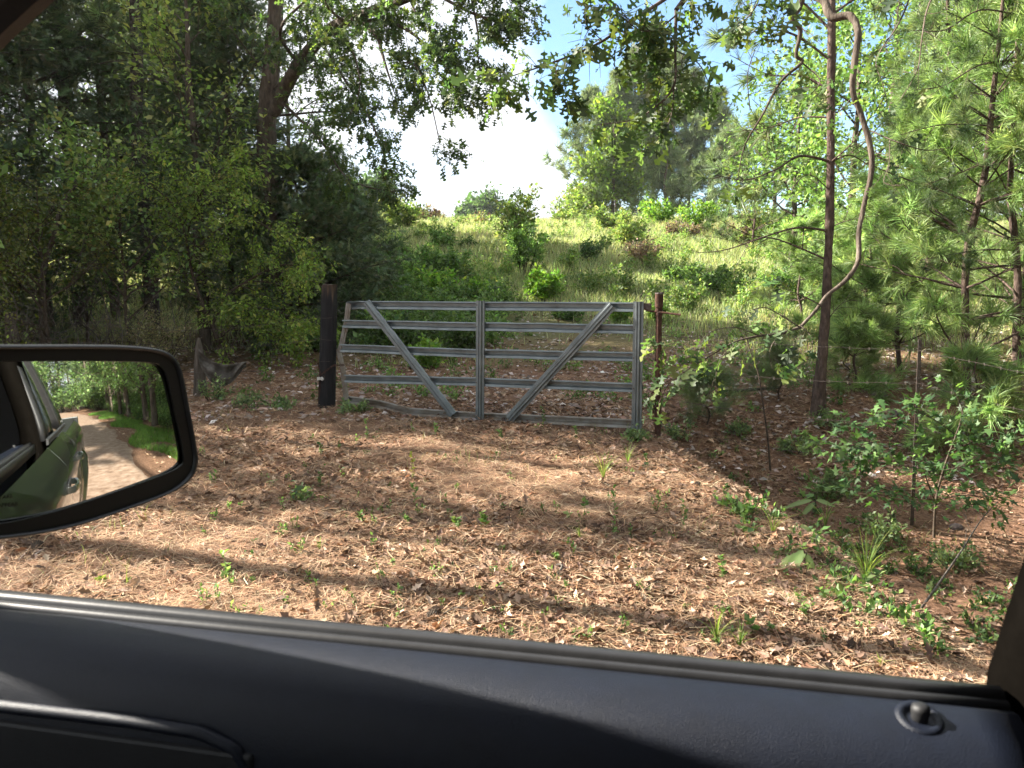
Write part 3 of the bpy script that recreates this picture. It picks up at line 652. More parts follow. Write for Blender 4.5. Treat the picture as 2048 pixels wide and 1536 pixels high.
def barbed(name, pts, label, sag=.03, r=.0024):
    mb = MB(); P = [Vector(p) for p in pts]; line = []
    for i in range(len(P) - 1):
        for k in range(14):
            t = k / 14; c = P[i].lerp(P[i + 1], t); c.z -= sag * 4 * t * (1 - t); c += Vector((.004 * math.sin(k * 2.3), 0, .004 * math.cos(k * 3.1))); line.append(c)
    line.append(P[-1]); mb.tube(line, r, 4)
    for i in range(0, len(line) - 1):
        c = line[i]; d = (line[i + 1] - line[i]).normalized(); n_ = max(1, int((line[i + 1] - line[i]).length / .13))
        for k in range(n_):
            q = line[i].lerp(line[i + 1], (k + .5) / n_); mb.tube([q + Vector((.004, .008, .016)), q - Vector((.004, .008, .016))], .0016, 3); mb.tube([q + Vector((-.010, .008, .012)), q + Vector((.010, -.008, -.012))], .0016, 3)
    return tag(mb.build(name, M['steel'], base=P[0]), label, 'barbed wire', 'barbed wire strands of the fence')
far_r = Vector((6.6, 4.9, gz(6.6, 4.9)))
for k, (pya, pyb, zr, lb_) in enumerate([(671, 697, 1.28, 'top strand of barbed wire right of the gate, starting at the pipe post'), (742, 766, .98, 'second strand of barbed wire right of the gate, below the oak leaves'), (806, 850, .62, 'third strand of barbed wire right of the gate, behind the thin bare sapling'), (862, 930, .26, 'lowest strand of barbed wire right of the gate, just above the litter')]):
    a = onplane(1320, pya - (10 if k else 0), -.02); m_ = at(1836 - k * 5, pyb + (4 if k == 0 else 0), tb.y - .01)
    barbed('barbed_wire', [a, m_, far_r + Vector((0, 0, zr))], lb_, .05 if k else .02)
for k, (pyr, zl, lb_) in enumerate([(632, .98, 'upper strand of barbed wire left of the wooden gate post'), (677, .72, 'middle strand of barbed wire left of the wooden gate post'), (729, .38, 'lower strand of barbed wire left of the wooden gate post, holding the sack')]):
    a = onplane(642, pyr, -.02); s2 = sb + Vector((0, -.10, zl - .02)); barbed('barbed_wire', [a, s2, Vector((lb.x, lb.y - .1, lb.z + zl + .1)), Vector((-12.5, 13.5, gz(-12.5, 13.5) + zl + .1))], lb_, .03)
# sack hanging on the lower wire
mb = MB(); nx, nz = 22, 12; vs = []
for i in range(nx):
    s = i / (nx - 1); px = 397 + (492 - 397) * s; ytop = 722 + 8 * math.sin(s * 3.1) - 26 * (1 - s) ** 4
    ybot = ytop + (12 + 34 * math.sin(math.pi * min(1, .12 + s * .93)) ** .8)
    for j in range(nz):
        t = j / (nz - 1); f = .035 * math.sin(t * 9 + s * 5 + 2 * math.sin(s * 7)) * math.sin(math.pi * (.15 + .8 * t)) + .02 * math.sin(s * 23 + t * 3)
        p = at(px, ytop + (ybot - ytop) * t, 10.85 - f * 1.6); vs.append(p)
mb.add(vs, [(i * nz + j, i * nz + j + 1, (i + 1) * nz + j + 1, (i + 1) * nz + j) for i in range(nx - 1) for j in range(nz - 1)])
tag(mb.build('old_sack', M['cloth'], base=at(440, 765, 10.85), smooth=True, sharp=0, solid=.008, subsurf=1), 'grey folded old sack draped over the lower fence wire beside the rotten post', 'sack')
# ================================================================== PICKUP TRUCK (the camera looks out of its side window)
def plastic(name, c, rough, grain=260, bump=.25, spec=.5):
    return surf(name, [(.35, tuple(x * .85 for x in c)), (.65, tuple(x * 1.15 for x in c))], 30, rough, bump, grain, spec=spec, bdist=.0015)
M['trim'] = plastic('door_trim_vinyl', (.0038, .0060, .0130), .48, 900, .5, .32)
M['trim2'] = plastic('dark_trim', (.010, .010, .011), .6)
M['pillar'] = plastic('pillar_trim', (.0035, .003, .0025), .9, 200, .15, 0)
M['rubber'] = plastic('rubber_seal', (.018, .018, .019), .38, 90, .1, .5)
M['housing'] = plastic('mirror_housing_plastic', (.012, .013, .015), .33, 500, .12, .5)
M['bezel'] = plastic('mirror_bezel', (.004, .004, .004), .5, 100, 0, .25)
def paint_mat():
    m, nt, N, L, o = newmat('truck_paint'); p = N('ShaderNodeBsdfPrincipled'); p.inputs['Base Color'].default_value = (.007, .009, .008, 1)
    p.inputs['Metallic'].default_value = 0; p.inputs['Roughness'].default_value = .32; p.inputs['Coat Weight'].default_value = 1; p.inputs['Coat Roughness'].default_value = .03
    tc = N('ShaderNodeTexCoord'); n = N('ShaderNodeTexNoise'); n.inputs['Scale'].default_value = 3; n.inputs['Detail'].default_value = 6; L(tc.outputs['Object'], n.inputs['Vector'])
    mr = N('ShaderNodeMapRange'); mr.inputs['From Min'].default_value = .35; mr.inputs['From Max'].default_value = .7; mr.inputs['To Min'].default_value = .02; mr.inputs['To Max'].default_value = .14; L(n.outputs['Fac'], mr.inputs['Value']); L(mr.outputs[0], p.inputs['Coat Roughness'])
    L(p.outputs[0], o.inputs[0]); return m
M['paint'] = paint_mat()
def simple(name, c, rough, metal=0, coat=0):
    m, nt, N, L, o = newmat(name); p = N('ShaderNodeBsdfPrincipled'); p.inputs['Base Color'].default_value = (*c, 1); p.inputs['Roughness'].default_value = rough; p.inputs['Metallic'].default_value = metal; p.inputs['Coat Weight'].default_value = coat
    n = N('ShaderNodeTexNoise'); n.inputs['Scale'].default_value = 40; b = N('ShaderNodeBump'); b.inputs['Strength'].default_value = .01; L(n.outputs['Fac'], b.inputs['Height']); L(p.outputs[0], o.inputs[0]); return m
M['tint'] = simple('tinted_glass', (.006, .007, .007), .03, 0, 1)
M['mirror'] = simple('mirror_glass', (.80, .83, .81), .0, 1)
M['letters'] = simple('etched_letters', (.02, .02, .02), .5)
M['alloy'] = simple('alloy', (.4, .4, .41), .3, .9)
M['tyre'] = plastic('tyre_rubber', (.015, .015, .015), .85, 60)
M['lamp'] = simple('tail_lamp', (.25, .01, .01), .1, 0, 1)

SZ = CAM_Z - .3775       # height of the window sill
truck = thing('pickup_truck', veh(.2, 0, 0), 'dark green pickup truck with black door sill, its side showing in its mirror', 'pickup truck')
def side_v(u, z, sg=1):
    pr = np.interp(z, [.32, .5, .8, 1.00, 1.06, 1.19, 1.29], [.83, .88, .905, .895, .90, .870, .785])
    fl = .05 * math.exp(-((math.hypot(u + 2.15, (z - .45) * 1.05) - .47) / .10) ** 2) + .03 * math.exp(-((math.hypot(u - 1.75, (z - .45)) - .47) / .10) ** 2)
    pinch = -.012 * sm(-2.9, -3.5, u) * 3 - .02 * sm(1.9, 2.7, u) * 4
    return float(pr + fl + pinch)
def panel(name, u0, u1, z0, z1, sg=1, nu=20, nz=16, wheel=None, m='paint', top=None, parent=None, off=0.):
    us = np.linspace(u0, u1, nu); zs = np.linspace(z0, z1, nz); V = []; F = []
    for u in us:
        for z in zs:
            zt = z if top is None else z0 + (z - z0) * (top(u) - z0) / (z1 - z0)
            p = veh(u, sg * (side_v(u, zt) + off), zt); V.append(p)
    for i in range(nu - 1):
        for j in range(nz - 1):
            uu = (us[i] + us[i + 1]) / 2; zz = (zs[j] + zs[j + 1]) / 2
            if wheel is not None and math.hypot(uu - wheel, zz - .42) < .44: continue
            F.append((i * nz + j, (i + 1) * nz + j, (i + 1) * nz + j + 1, i * nz + j + 1))
    mb = MB(); mb.add(V, F); return mb.build(name, M[m], parent or truck, smooth=True, sharp=35)
def door_handle(parent, u, z):
    mb = MB(); v = side_v(u, z)
    pts = [(u + .10, 0), (u + .085, .028), (u + .03, .042), (u - .03, .042), (u - .085, .028), (u - .10, 0)]
    rings = []
    for (uu, o_) in pts: rings.append([veh(uu, v + o_ + a, z + b) for a, b in [(-.008, -.016), (.006, -.018), (.010, 0), (.006, .018), (-.008, .016)]])
    mb.loft(rings); mb.build('handle', M['paint'], parent, smooth=True, bevel=.002)
    MB().box(veh(u, v + .001, z), .15, .008, .055, FU, RV).build('handle_recess', M['trim2'], parent, bevel=.003)
for sg in (1, -1):
    fd = panel('front_door', -.435, .80, .42, 1.29, sg, 26); rd = panel('rear_door', -1.33, -.445, .42, 1.29, sg, 22, wheel=-2.05)
    panel('fender', .81, 2.65, .42, 1.29, sg, 50, 28, wheel=1.75, top=lambda u: 1.29 - .09 * max(0, u - .9))
    bs = panel('bed_side', -3.45, -1.36, .42, 1.29, sg, 60, 30, wheel=-2.15, top=lambda u: 1.29 if u > -1.42 else 1.27)
    panel('rocker', -1.75, 1.35, .30, .415, sg, 10, 3, m='trim2')
    if sg > 0:
        door_handle(fd, -.30, 1.10); door_handle(rd, -1.20, 1.10)
        for nm, uu in (('door_edge', -.44), ('door_edge', -1.345)):
            mb = MB(); mb.tube([veh(uu, side_v(uu, z) - .004, z) for z in np.linspace(.44, 1.29, 14)], .0035, 5); mb.build(nm, M['alloy'] if uu > -1 else M['trim2'], fd if uu > -1 else rd)
    # wheels
    for uw in (-2.15, 1.75):
        wh = MB(); ring = []
        for a, r_ in [(-.12, .30), (-.125, .36), (-.09, .385), (.06, .385), (.10, .365), (.11, .29), (.09, .24)]:
            ring.append([veh(uw + r_ * math.cos(k * math.pi / 16), sg * (.80 + a), .35 + r_ * math.sin(k * math.pi / 16)) for k in range(32)])
        wh.loft(ring, cap=False); w_ = wh.build('wheel', M['tyre'], truck, smooth=True)
        rm = MB()
        for k in range(6):
            an = k * math.pi / 3; c = veh(uw, sg * .87, .35); d = FU * math.cos(an) + Vector((0, 0, 1)) * math.sin(an); rm.box(c + d * .12, .24, .02, .05, d, RV, d.cross(RV))
        rm.tube([veh(uw, sg * .84, .35), veh(uw, sg * .88, .35)], .06, 16); rm.build('rim', M['alloy'], w_)
    # greenhouse: belt -> roof
    def gh(u, t, inn=0.): return veh(u, sg * (.775 - inn - .17 * t ** 1.2), SZ - .005 + (.66) * t)
    def quad(name, a, b, m, n=8, inn=0., parent=None, sol=.02):
        mb = MB(); V = []
        for k in range(n + 1):
            t = k / n; V += [gh(a[0] + (a[1] - a[0]) * t, t, inn), gh(b[0] + (b[1] - b[0]) * t, t, inn)]
        mb.add(V, [(2 * k, 2 * k + 1, 2 * k + 3, 2 * k + 2) for k in range(n)]); return mb.build(name, M[m], parent or truck, smooth=True, solid=sol)
    quad('b_pillar', (-.36, -.52), (-.52, -.62), 'trim2')
    gl = quad('rear_window', (-.525, -.625), (-1.16, -.98), 'tint', sol=.005); quad('window_seal', (-1.165, -.985), (-1.215, -1.02), 'rubber', inn=-.004, parent=gl)
    quad('c_pillar', (-1.22, -1.03), (-1.52, -1.15), 'paint')
    if sg < 0: quad('driver_window_block', (1.0, .45), (-.36, -.52), 'tint', sol=.005)  # unseen opaque pane added to keep light out of the cabin
    # belt line strip below the rear window, and gutter
    mb = MB(); mb.loft([[veh(u, sg * (.79 + a), SZ - .012 + b) for a, b in [(0, -.018), (.012, -.012), (.012, .012), (0, .018)]] for u in np.linspace(-.36, -1.5, 12)]); mb.build('belt_strip', M['trim2'], truck)
    mb = MB(); mb.tube([veh(u, sg * .605, SZ + .655 - .006 * abs(u)) for u in np.linspace(.55, -1.15, 12)], .018, 8); mb.build('roof_rail', M['paint'], truck, smooth=True)
    # A pillar: from the cowl up to the roof
    mb = MB(); rings = []
    for t in np.linspace(0, 1, 9):
        c = veh(1.62 - 1.00 * t, sg * (.76 - .125 * t), SZ - .08 + .755 * t); rings.append([c + RV * (sg * a) + Vector((0, 0, b)) for a, b in [(-.035, -.028), (.035, -.028), (.045, .01), (.03, .045), (-.03, .05)]])
    mb.loft(rings); mb.build('a_pillar', M['pillar'], truck, smooth=True)
mb = MB(); mb.add([veh(u, v, SZ + .665 + .045 * (1 - (v / .62) ** 2)) for u in np.linspace(.90, -1.15, 7) for v in np.linspace(-.62, .62, 9)], [(i * 9 + j, (i + 1) * 9 + j, (i + 1) * 9 + j + 1, i * 9 + j + 1) for i in range(6) for j in range(8)])  # front edge carried forward to block sky light from the cabin
mb.build('roof', M['paint'], truck, smooth=True, solid=.02)
mb = MB(); mb.add([veh(u, v, SZ + .635 + .03 * (1 - (v / .6) ** 2)) for u in np.linspace(.88, -1.1, 5) for v in np.linspace(-.6, .6, 9)], [(i * 9 + j, (i + 1) * 9 + j, (i + 1) * 9 + j + 1, i * 9 + j + 1) for i in range(4) for j in range(8)])
mb.build('headliner', M['pillar'], truck, smooth=True)
mb = MB(); mb.loft([[veh(u, v, z) for u, v in [(-1.34, -w_), (-1.34, w_), (-1.30, w_), (-1.30, -w_)]] for z, w_ in [(.6, .76), (SZ, .74), (SZ + .3, .68), (SZ + .63, .56)]]); mb.build('cab_back', M['trim2'], truck)
MB().box(veh(-2.4, 0, .80), 1.98, 1.55, .06, FU, RV).build('bed_floor', M['trim2'], truck)
tg = MB().box(veh(-3.45, 0, 1.02), .06, 1.66, .55, FU, RV).build('tailgate', M['paint'], truck, bevel=.01)
MB().box(veh(.1, 0, .55), 3.0, 1.5, .05, FU, RV).build('cab_floor', M['trim2'], truck)
mb = MB(); mb.loft([[veh(u, v, 1.30 - .09 * max(0, u - .9) + .07 * (1 - (v / .84) ** 2)) for v in np.linspace(-.80, .80, 9)] + [veh(u, v, 1.05) for v in np.linspace(.80, -.80, 9)] for u in np.linspace(1.40, 2.6, 6)]); mb.build('hood', M['paint'], truck, smooth=True)
mb = MB(); mb.loft([[veh(u, v, z) for u, z in [(1.45, 1.28), (1.30, 1.30), (1.05, 1.27), (.88, 1.22), (.84, 1.08), (.95, .85), (1.45, .8)]] for v in np.linspace(-.70, .62, 5)]); mb.build('dashboard', M['trim2'], truck, smooth=True)

# ---- inner door: sill, seal, trim panel with bezel, lock knob
def ext(prof_fn, us, name, m, parent=None, **k):
    mb = MB(); mb.loft([[veh(u, v, z) for v, z in prof_fn(u)] for u in us], closed=True); return mb.build(name, m, parent or truck, smooth=True, **k)
US = np.linspace(1.15, -.292, 24)
def door_prof(u):
    b = .012 * math.sin((u + .2) * 2.2)      # the pad swells a little towards the rear
    return [(.700, SZ - .004), (.690, SZ - .001), (.670, SZ - .0035 + b * .2), (.648, SZ - .009 + b * .4), (.628, SZ - .020 + b * .5), (.612, SZ - .038), (.602, SZ - .065), (.600, SZ - .10), (.606, SZ - .135), (.620, SZ - .165), (.640, SZ - .185), (.655, SZ - .20), (.655, SZ - .75), (.71, SZ - .75)]
dp = ext(door_prof, np.linspace(1.2, -.306, 40), 'door_panel', M['trim'], sharp=0)
ext(lambda u: [(.735, SZ - .030), (.735, SZ - .002), (.731, SZ + .003), (.722, SZ + .004), (.716, SZ + .001), (.715, SZ - .030)], np.linspace(1.2, -.306, 16), 'window_seal', M['rubber'], sharp=0)
ext(lambda u: [(.7145, SZ - .03), (.7145, SZ - .003), (.712, SZ - .0005), (.706, SZ - .001), (.7035, SZ - .006), (.7035, SZ - .03)], np.linspace(1.2, -.306, 16), 'inner_seal', M['rubber'], sharp=0)
ext(lambda u: [(.748, SZ - .05), (.748, SZ - .012), (.745, SZ - .007), (.741, SZ - .006), (.7365, SZ - .010), (.7365, SZ - .05)], np.linspace(1.2, -.306, 16), 'outer_seal', M['rubber'], sharp=0)
# raised bezel, low on the panel
def bz(s):
    P = [(1.15, -.072), (.80, -.066), (.647, -.062), (.50, -.060), (.425, -.062), (.388, -.074), (.372, -.100), (.372, -.25)]
    k = s * (len(P) - 1); i = min(int(k), len(P) - 2); f = k - i; return P[i][0] * (1 - f) + P[i + 1][0] * f, P[i][1] * (1 - f) + P[i + 1][1] * f
mb = MB(); mb.tube([veh(bz(s)[0], .601, SZ + bz(s)[1] + .007) for s in np.linspace(0, 1, 40)], .0062, 10); mb.build('recess_bezel', M['trim'], truck, smooth=True)
MB().box(veh(.77, .604, SZ - .32), .80, .013, .50, FU, RV).build('recess_shade', M['trim2'], truck, bevel=.004)  # dark slab standing in for the shade inside the bezel
# lock knob
kc = veh(-.222, .672, SZ - .0045)
mb = MB(); prof = [(.0198, -.012), (.0198, .0004), (.0178, .0036), (.0138, .0036), (.0108, .001), (.0092, -.006)]
mb.loft([[kc + FU * (r_ * math.cos(a)) + (RV * .965 + Vector((0, 0, .26))).normalized() * (r_ * math.sin(a)) + Vector((0, -.22, .97)).normalized() * z for a in np.linspace(0, 2 * math.pi, 33)[:-1]] for r_, z in prof], cap=False)
kn = mb.build('lock_ring', M['trim'], truck, smooth=True, sharp=0)
mb = MB(); kn_ax = Vector((0, -.10, 1)).normalized(); mb.loft([[kc + FU * (r_ * math.cos(a)) + RV * (r_ * math.sin(a)) + kn_ax * z for a in np.linspace(0, 2 * math.pi, 25)[:-1]] for r_, z in [(.007, -.012), (.007, .004), (.0078, .009), (.0072, .0125), (.004, .0148), (.001, .015)]])
mb.build('lock_knob', M['trim2'], truck, smooth=True, sharp=0)
# rear frame of the window (B pillar inside)
mb = MB(); rings = []
for t in np.linspace(-.9, 1, 20):
    u0 = -.309 - .07 * max(0, t); z = SZ + .66 * t; v0 = .735 - .13 * max(t, 0) ** 1.1; bulge = .02 + .05 * sm(.1, -.3, t)
    uu = u0
    rings.append([veh(uu, v0 + .03, z), veh(uu, v0, z), veh(uu - .012, v0 - .018, z), veh(uu - .05, v0 - .040 - bulge * .4, z), veh(uu - .14, v0 - .055 - bulge, z), veh(uu - .30, v0 - .045 - bulge, z), veh(uu - .30, v0 + .03, z)])
mb.loft(rings); mb.build('inner_pillar_trim', M['pillar'], truck, smooth=True, sharp=0)
mb = MB(); mb.tube([veh(-.303 - .07 * t, .745 - .13 * t ** 1.1, SZ + .66 * t) for t in np.linspace(-.03, 1, 10)], .0055, 8); mb.build('pillar_seal', M['bezel'], truck, smooth=True)
# upper window frame edge
mb = MB(); mb.tube([Vector((0, 0, CAM_Z)) + veh(*q_) for q_ in [(.85, .68, .125), (.72, .67, .190), (.633, .66, .240), (.584, .657, .268), (.50, .65, .31), (.2, .63, .34), (-.45, .60, .33)]], .02, 8); mb.build('upper_frame', M['trim2'], truck, smooth=True)

# ---- side mirror
MC = at(200, 880, 1.172); dv = ray(182, 796).normalized(); refl = (-FU + Vector((0, 0, .0))).normalized(); NM = (refl - dv).normalized()
def maxes():
    global MX, MU
    MX = Vector((NM.y, -NM.x, 0)).normalized(); MX = -MX if MX.x < 0 else MX; MU = MX.cross(NM).normalized(); MU = -MU if MU.z < 0 else MU
maxes(); RC = 1.6; _want = NM.copy()
for _i in range(4):      # the glass is convex: tilt it so that the road's end shows where the photograph has it
    _d = ray(182, 796); _s = (MC - Vector((0, 0, CAM_Z))).dot(NM) / _d.dot(NM); _q = Vector((0, 0, CAM_Z)) + _d * _s - MC
    NM = (_want - (MX * _q.dot(MX) + MU * _q.dot(MU)) / RC).normalized(); maxes()
def mpt(px, py, off=0.):
    d = ray(px, py); C0 = Vector((0, 0, CAM_Z)); s = ((MC + NM * off) - C0).dot(NM) / d.dot(NM); return C0 + d * s
def rounded(P, k=5):
    """Catmull-Rom through a closed outline"""
    n = len(P); o = []
    for i in range(n):
        a, b, c, d = P[i - 1], P[i], P[(i + 1) % n], P[(i + 2) % n]
        for j in range(k):
            u = j / k; o.append(tuple(.5 * (2 * b[q] + (c[q] - a[q]) * u + (2 * a[q] - 5 * b[q] + 4 * c[q] - d[q]) * u * u + (3 * b[q] - a[q] - 3 * c[q] + d[q]) * u ** 3) for q in (0, 1)))
    return o
OUT = rounded([(-150, 700), (-60, 691), (60, 690), (180, 690), (262, 692), (322, 699), (352, 716), (367, 748), (381, 820), (394, 890), (397, 925), (386, 955), (350, 984), (280, 1012), (180, 1046), (100, 1066), (20, 1078), (-60, 1086), (-150, 1090), (-185, 1060), (-195, 900), (-185, 730)])
INN = rounded([(-130, 724), (-60, 723), (60, 722), (180, 722), (262, 723), (306, 725), (326, 733), (338, 756), (352, 820), (366, 885), (371, 915), (366, 931), (336, 948), (270, 972), (180, 1003), (100, 1028), (20, 1046), (-60, 1055), (-130, 1058), (-150, 1040), (-156, 900), (-150, 740)])
po = [mpt(*p) for p in OUT]; pi_ = [mpt(*p) for p in INN]; cen = sum(po, Vector()) / len(po)
def ringm(P, sc, off): return [cen + (p - cen) * sc + NM * off for p in P]
sm_ = MB(); sm_.loft([ringm(po, .70, -.125), ringm(po, .86, -.105), ringm(po, .97, -.06), ringm(po, 1.005, -.02), ringm(po, 1.0, -.004), ringm(po, .985, .003), ringm(po, .962, .002), ringm(po, .955, -.004)], cap=False)
smir = sm_.build('side_mirror', M['housing'], truck, smooth=True, sharp=0)
mb = MB(); mb.add(ringm(po, .70, -.125), [tuple(range(len(po)))]); mb.build('mirror_back', M['housing'], smir)
mb = MB(); mb.loft([ringm(po, .957, -.003), [p + NM * -.004 for p in pi_], [p + NM * -.010 for p in pi_]], cap=False); mb.build('mirror_bezel', M['bezel'], smir, smooth=True)
ox, oy = np.array([(p - cen).dot(MX) for p in pi_]), np.array([(p - cen).dot(MU) for p in pi_])
V = []; nr_ = 24; n_ = len(pi_)
gcen = (MC - cen); gcx, gcy = gcen.dot(MX), gcen.dot(MU)
V.append(cen + NM * (-.007))
def zc(a, b): return -((a - gcx) ** 2 + (b - gcy) ** 2) / (2 * RC) - .006
V = [cen + NM * zc(0, 0)]; NV = [Vector((0, 0, 0))]
for r_ in range(1, nr_ + 1):
    for k in range(n_):
        a, b = ox[k] * r_ / nr_ * 1.012, oy[k] * r_ / nr_ * 1.012; V.append(cen + MX * a + MU * b + NM * zc(a, b))
F = [(0, 1 + k, 1 + (k + 1) % n_) for k in range(n_)]
for r_ in range(nr_ - 1):
    for k in range(n_): F.append((1 + r_ * n_ + k, 1 + (r_ + 1) * n_ + k, 1 + (r_ + 1) * n_ + (k + 1) % n_, 1 + r_ * n_ + (k + 1) % n_))
mb = MB(); mb.add(V, F); glass = mb.build('mirror_glass', M['mirror'], smir, smooth=True, sharp=0)
mb = MB(); rings = []
for t in np.linspace(0, 1, 6):
    c = mpt(-170, 900, -.06).lerp(veh(1.0, .78, SZ - .10), t); rings.append([c + FU * a + Vector((0, 0, b)) for a, b in [(-.035, -.04), (.035, -.04), (.04, .03), (-.03, .035)]])
mb.loft(rings); mb.build('mirror_arm', M['housing'], smir, bevel=.008)
# warning lettering along the lower edge of the glass
def lettering(body, px, py, size, nm):
    cu = bpy.data.curves.new(nm, 'FONT'); cu.body = body; cu.size = size; cu.align_x = 'CENTER'; cu.materials.append(M['letters'])
    o = bpy.data.objects.new(nm, cu); col.objects.link(o); dg = bpy.context.evaluated_depsgraph_get(); me = bpy.data.meshes.new_from_object(o.evaluated_get(dg)); bpy.data.objects.remove(o)
    c = mpt(px, py, 0); tr = (mpt(px + 40, py - 3.2) - c).normalized(); up = NM.cross(tr)
    if up.z < 0: up = -up
    for v in me.vertices:
        p = c + tr * v.co.x + up * v.co.y; a, b = (p - cen).dot(MX), (p - cen).dot(MU); p = cen + MX * a + MU * b + NM * (zc(a, b) + .0012); v.co = p - ORG[truck.name]
    if not me.materials: me.materials.append(M['letters'])
    q = bpy.data.objects.new(nm, me); col.objects.link(q); q.parent = smir; ORG[q.name] = ORG[truck.name]
lettering('OBJECTS IN MIRROR ARE', -34, 1004, .0075, 'warning_text')
lettering('CLOSER THAN THEY APPEAR', -34, 1020, .0075, 'warning_text')
# ================================================================== TREES AND PLANTS
def ztop(px, py, Y): return at(px, py, Y).z
def htop(px, py, Y): return ztop(px, py, Y) - gat(px, Y).z
def arr(lst): return [at(*p) for p in lst]

# ---- big oak left of the gap, one heavy limb reaching right over the field edge
def big_oak():
    b = gat(545, 15.6); th = thing('oak_tree', b, 'large oak left of the sky gap, its thick dark limb arching up to the right', 'oak tree', None)
    p = Plant(101)
    tr = p.limb([b - Vector((0, 0, .1)), at(535, 400, 15.6), at(533, 250, 15.6), at(545, 100, 15.5), at(552, -40, 15.4), at(540, -300, 15.3), at(560, -600, 15.2)], [.24, .2, .18, .15, .13, .08, .03])
    A = p.limb(arr([(548, 225, 15.4), (590, 140, 14.8), (650, 68, 13.9), (712, 34, 13.0), (800, 4, 12.4), (900, -45, 11.9), (970, -75, 11.6)]), [.13, .12, .105, .085, .06, .04, .02])
    lim = []
    for pts, r0 in [([(712, 36, 13.), (752, 70, 12.7), (768, 120, 12.4), (790, 190, 12.2)], .05), ([(790, 130, 12.4), (830, 130, 12.1), (860, 200, 11.9), (880, 290, 11.8)], .018),
                    ([(725, 40, 13.), (800, 52, 12.4), (862, 100, 12.), (905, 150, 11.7), (945, 195, 11.5)], .035), ([(860, -20, 12.1), (930, 20, 11.7), (1000, 45, 11.5), (1050, 50, 11.3)], .03),
                    ([(930, -60, 11.8), (955, 60, 11.6), (955, 105, 11.4), (960, 140, 11.4)], .022), ([(950, -70, 11.6), (990, -20, 11.4), (1030, 5, 11.3)], .018),
                    ([(640, 80, 14.), (690, 160, 13.4), (740, 240, 13.), (775, 330, 12.9)], .03), ([(560, 200, 15.2), (640, 280, 14.4), (700, 360, 14.), (795, 385, 13.8)], .03),
                    ([(820, 0, 12.3), (850, 60, 12), (890, 70, 11.8), (950, 110, 11.5)], .02), ([(600, 130, 14.7), (560, 60, 14), (640, -20, 13.4), (720, -60, 13)], .04),
                    ([(660, 62, 13.8), (700, 90, 13.2), (720, 170, 12.8), (700, 230, 12.6)], .02), ([(770, 15, 12.5), (760, -60, 12), (840, -90, 11.6)], .03), ([(690, 45, 13.2), (650, 0, 12.8), (690, -60, 12.4)], .03)]:
        lim.append(p.limb(arr(pts), r0, .006))
    for l in [A] + lim:
        ln = float(np.linalg.norm(l[0][-1] - l[0][0]))
        for b2 in p.side(l, max(7, int(ln * 5)), .5, 55, .15, 1, .05, .3, .35, leaf=.7, seg=5): p.side(b2, 4, .32, 50, .3, 1, .0, .35, .5, leaf=.9, seg=3)
    for b2 in p.side(tr, 16, 2.2, 65, .35, 1, .1, .25, .2, leaf=.3, seg=6):
        for b3 in p.side(b2, 6, .8, 50, .2, 1, .0, .3, .4, leaf=.8, seg=4): p.side(b3, 2, .35, 50, .3, 1, 0, .3, .4, leaf=.9, seg=3)
    p.wood('trunk', M['bark'], th); p.leaves('crown', 'oak', 1.5, .115, OAKG, th, jit=.07, hang=.25)
big_oak()
for i, (x, y, h, lab) in enumerate([(-10.5, 26, 11, 'cedar added for hill shade, hidden behind the big oak at the edge of the field'), (-12.8, 30, 12, 'cedar added for hill shade farther up the left edge of the field'), (-15.5, 34, 12, 'cedar added for hill shade near the top of the left edge of the field'), (-18, 38, 12, 'last cedar added for hill shade on the left edge of the field')]):
    cedar('cedar_tree', (x, y, gz(x, y)), h, 2.6, 120 + i, lab, 'cedars added up the left field edge for hill shade', per=3, size=.26, whorl=.5)  # added so that their shadows cover the lower slope

# ---- the dark wall of trees on the left
CL = 'cedars and pines of the left woodland edge'
cedar('cedar_tree', gat(600, 16.2), htop(600, 330, 16.2), 2.1, 21, 'dark dense low cedar in front of the big oak, its skirt reaching the ground', CL, per=7, shape=.45, size=.17)
cedar('cedar_tree', gat(690, 18.5), htop(690, 390, 18.5), 1.5, 22, 'small dark cedar at the edge of the sunny field, right of the low dense cedar', CL, per=6)
cedar('cedar_tree', gat(470, 16.5), 7.6, 2.3, 23, 'tall thin crowned cedar standing just left of the big oak trunk', CL, per=3.2, t0=.2)
cedar('cedar_tree', gat(95, 16.5), 10.5, 3.0, 24, 'tall dark cedar in the upper left, second from the left edge', CL, per=2.1, whorl=.45, size=.2, t0=.1)
cedar('cedar_tree', gat(230, 18.5), 11.5, 2.9, 25, 'tall dark cedar between the two straight pine trunks on the left', CL, per=2.0, whorl=.5, size=.2, t0=.12)
cedar('cedar_tree', gat(-60, 14.5), 9.5, 2.8, 26, 'dark cedar at the far left edge behind the window pillar', CL, per=3, size=.2)
cedar('cedar_tree', gat(370, 21), 10.5, 2.6, 27, 'cedar farther back, between the light pine trunk and the big oak', CL, per=3.2, size=.2)
conifer('pine_tree', gat(158, 17.5), 13, 2.4, 31, 'slim pine with a straight grey trunk in the upper left', CL, nw=4, t0=.42, per=1.0, size=.26, whorl=.6, bark='greybark', trunk_r=.13)
conifer('pine_tree', gat(302, 17.), 13, 2.4, 32, 'pine with a bare pale trunk left of the big oak', CL, nw=4, t0=.45, per=1.0, size=.26, whorl=.6, bark='greybark', trunk_r=.14)
broadleaf('vine_tree', gat(405, 15.2), 7.5, 2.3, 33, 'slender tree hung with yellow green vine leaves between cedar and oak', cols=[(.26, .34, .10), (.20, .28, .08), (.33, .36, .13)], size=.10, per=3.2, n1=16, n2=6, t0=.3, crown='vine_leaves')  # sun highlights put into the lighter leaf colours
BW = 'broadleaf trees closing the left woodland'
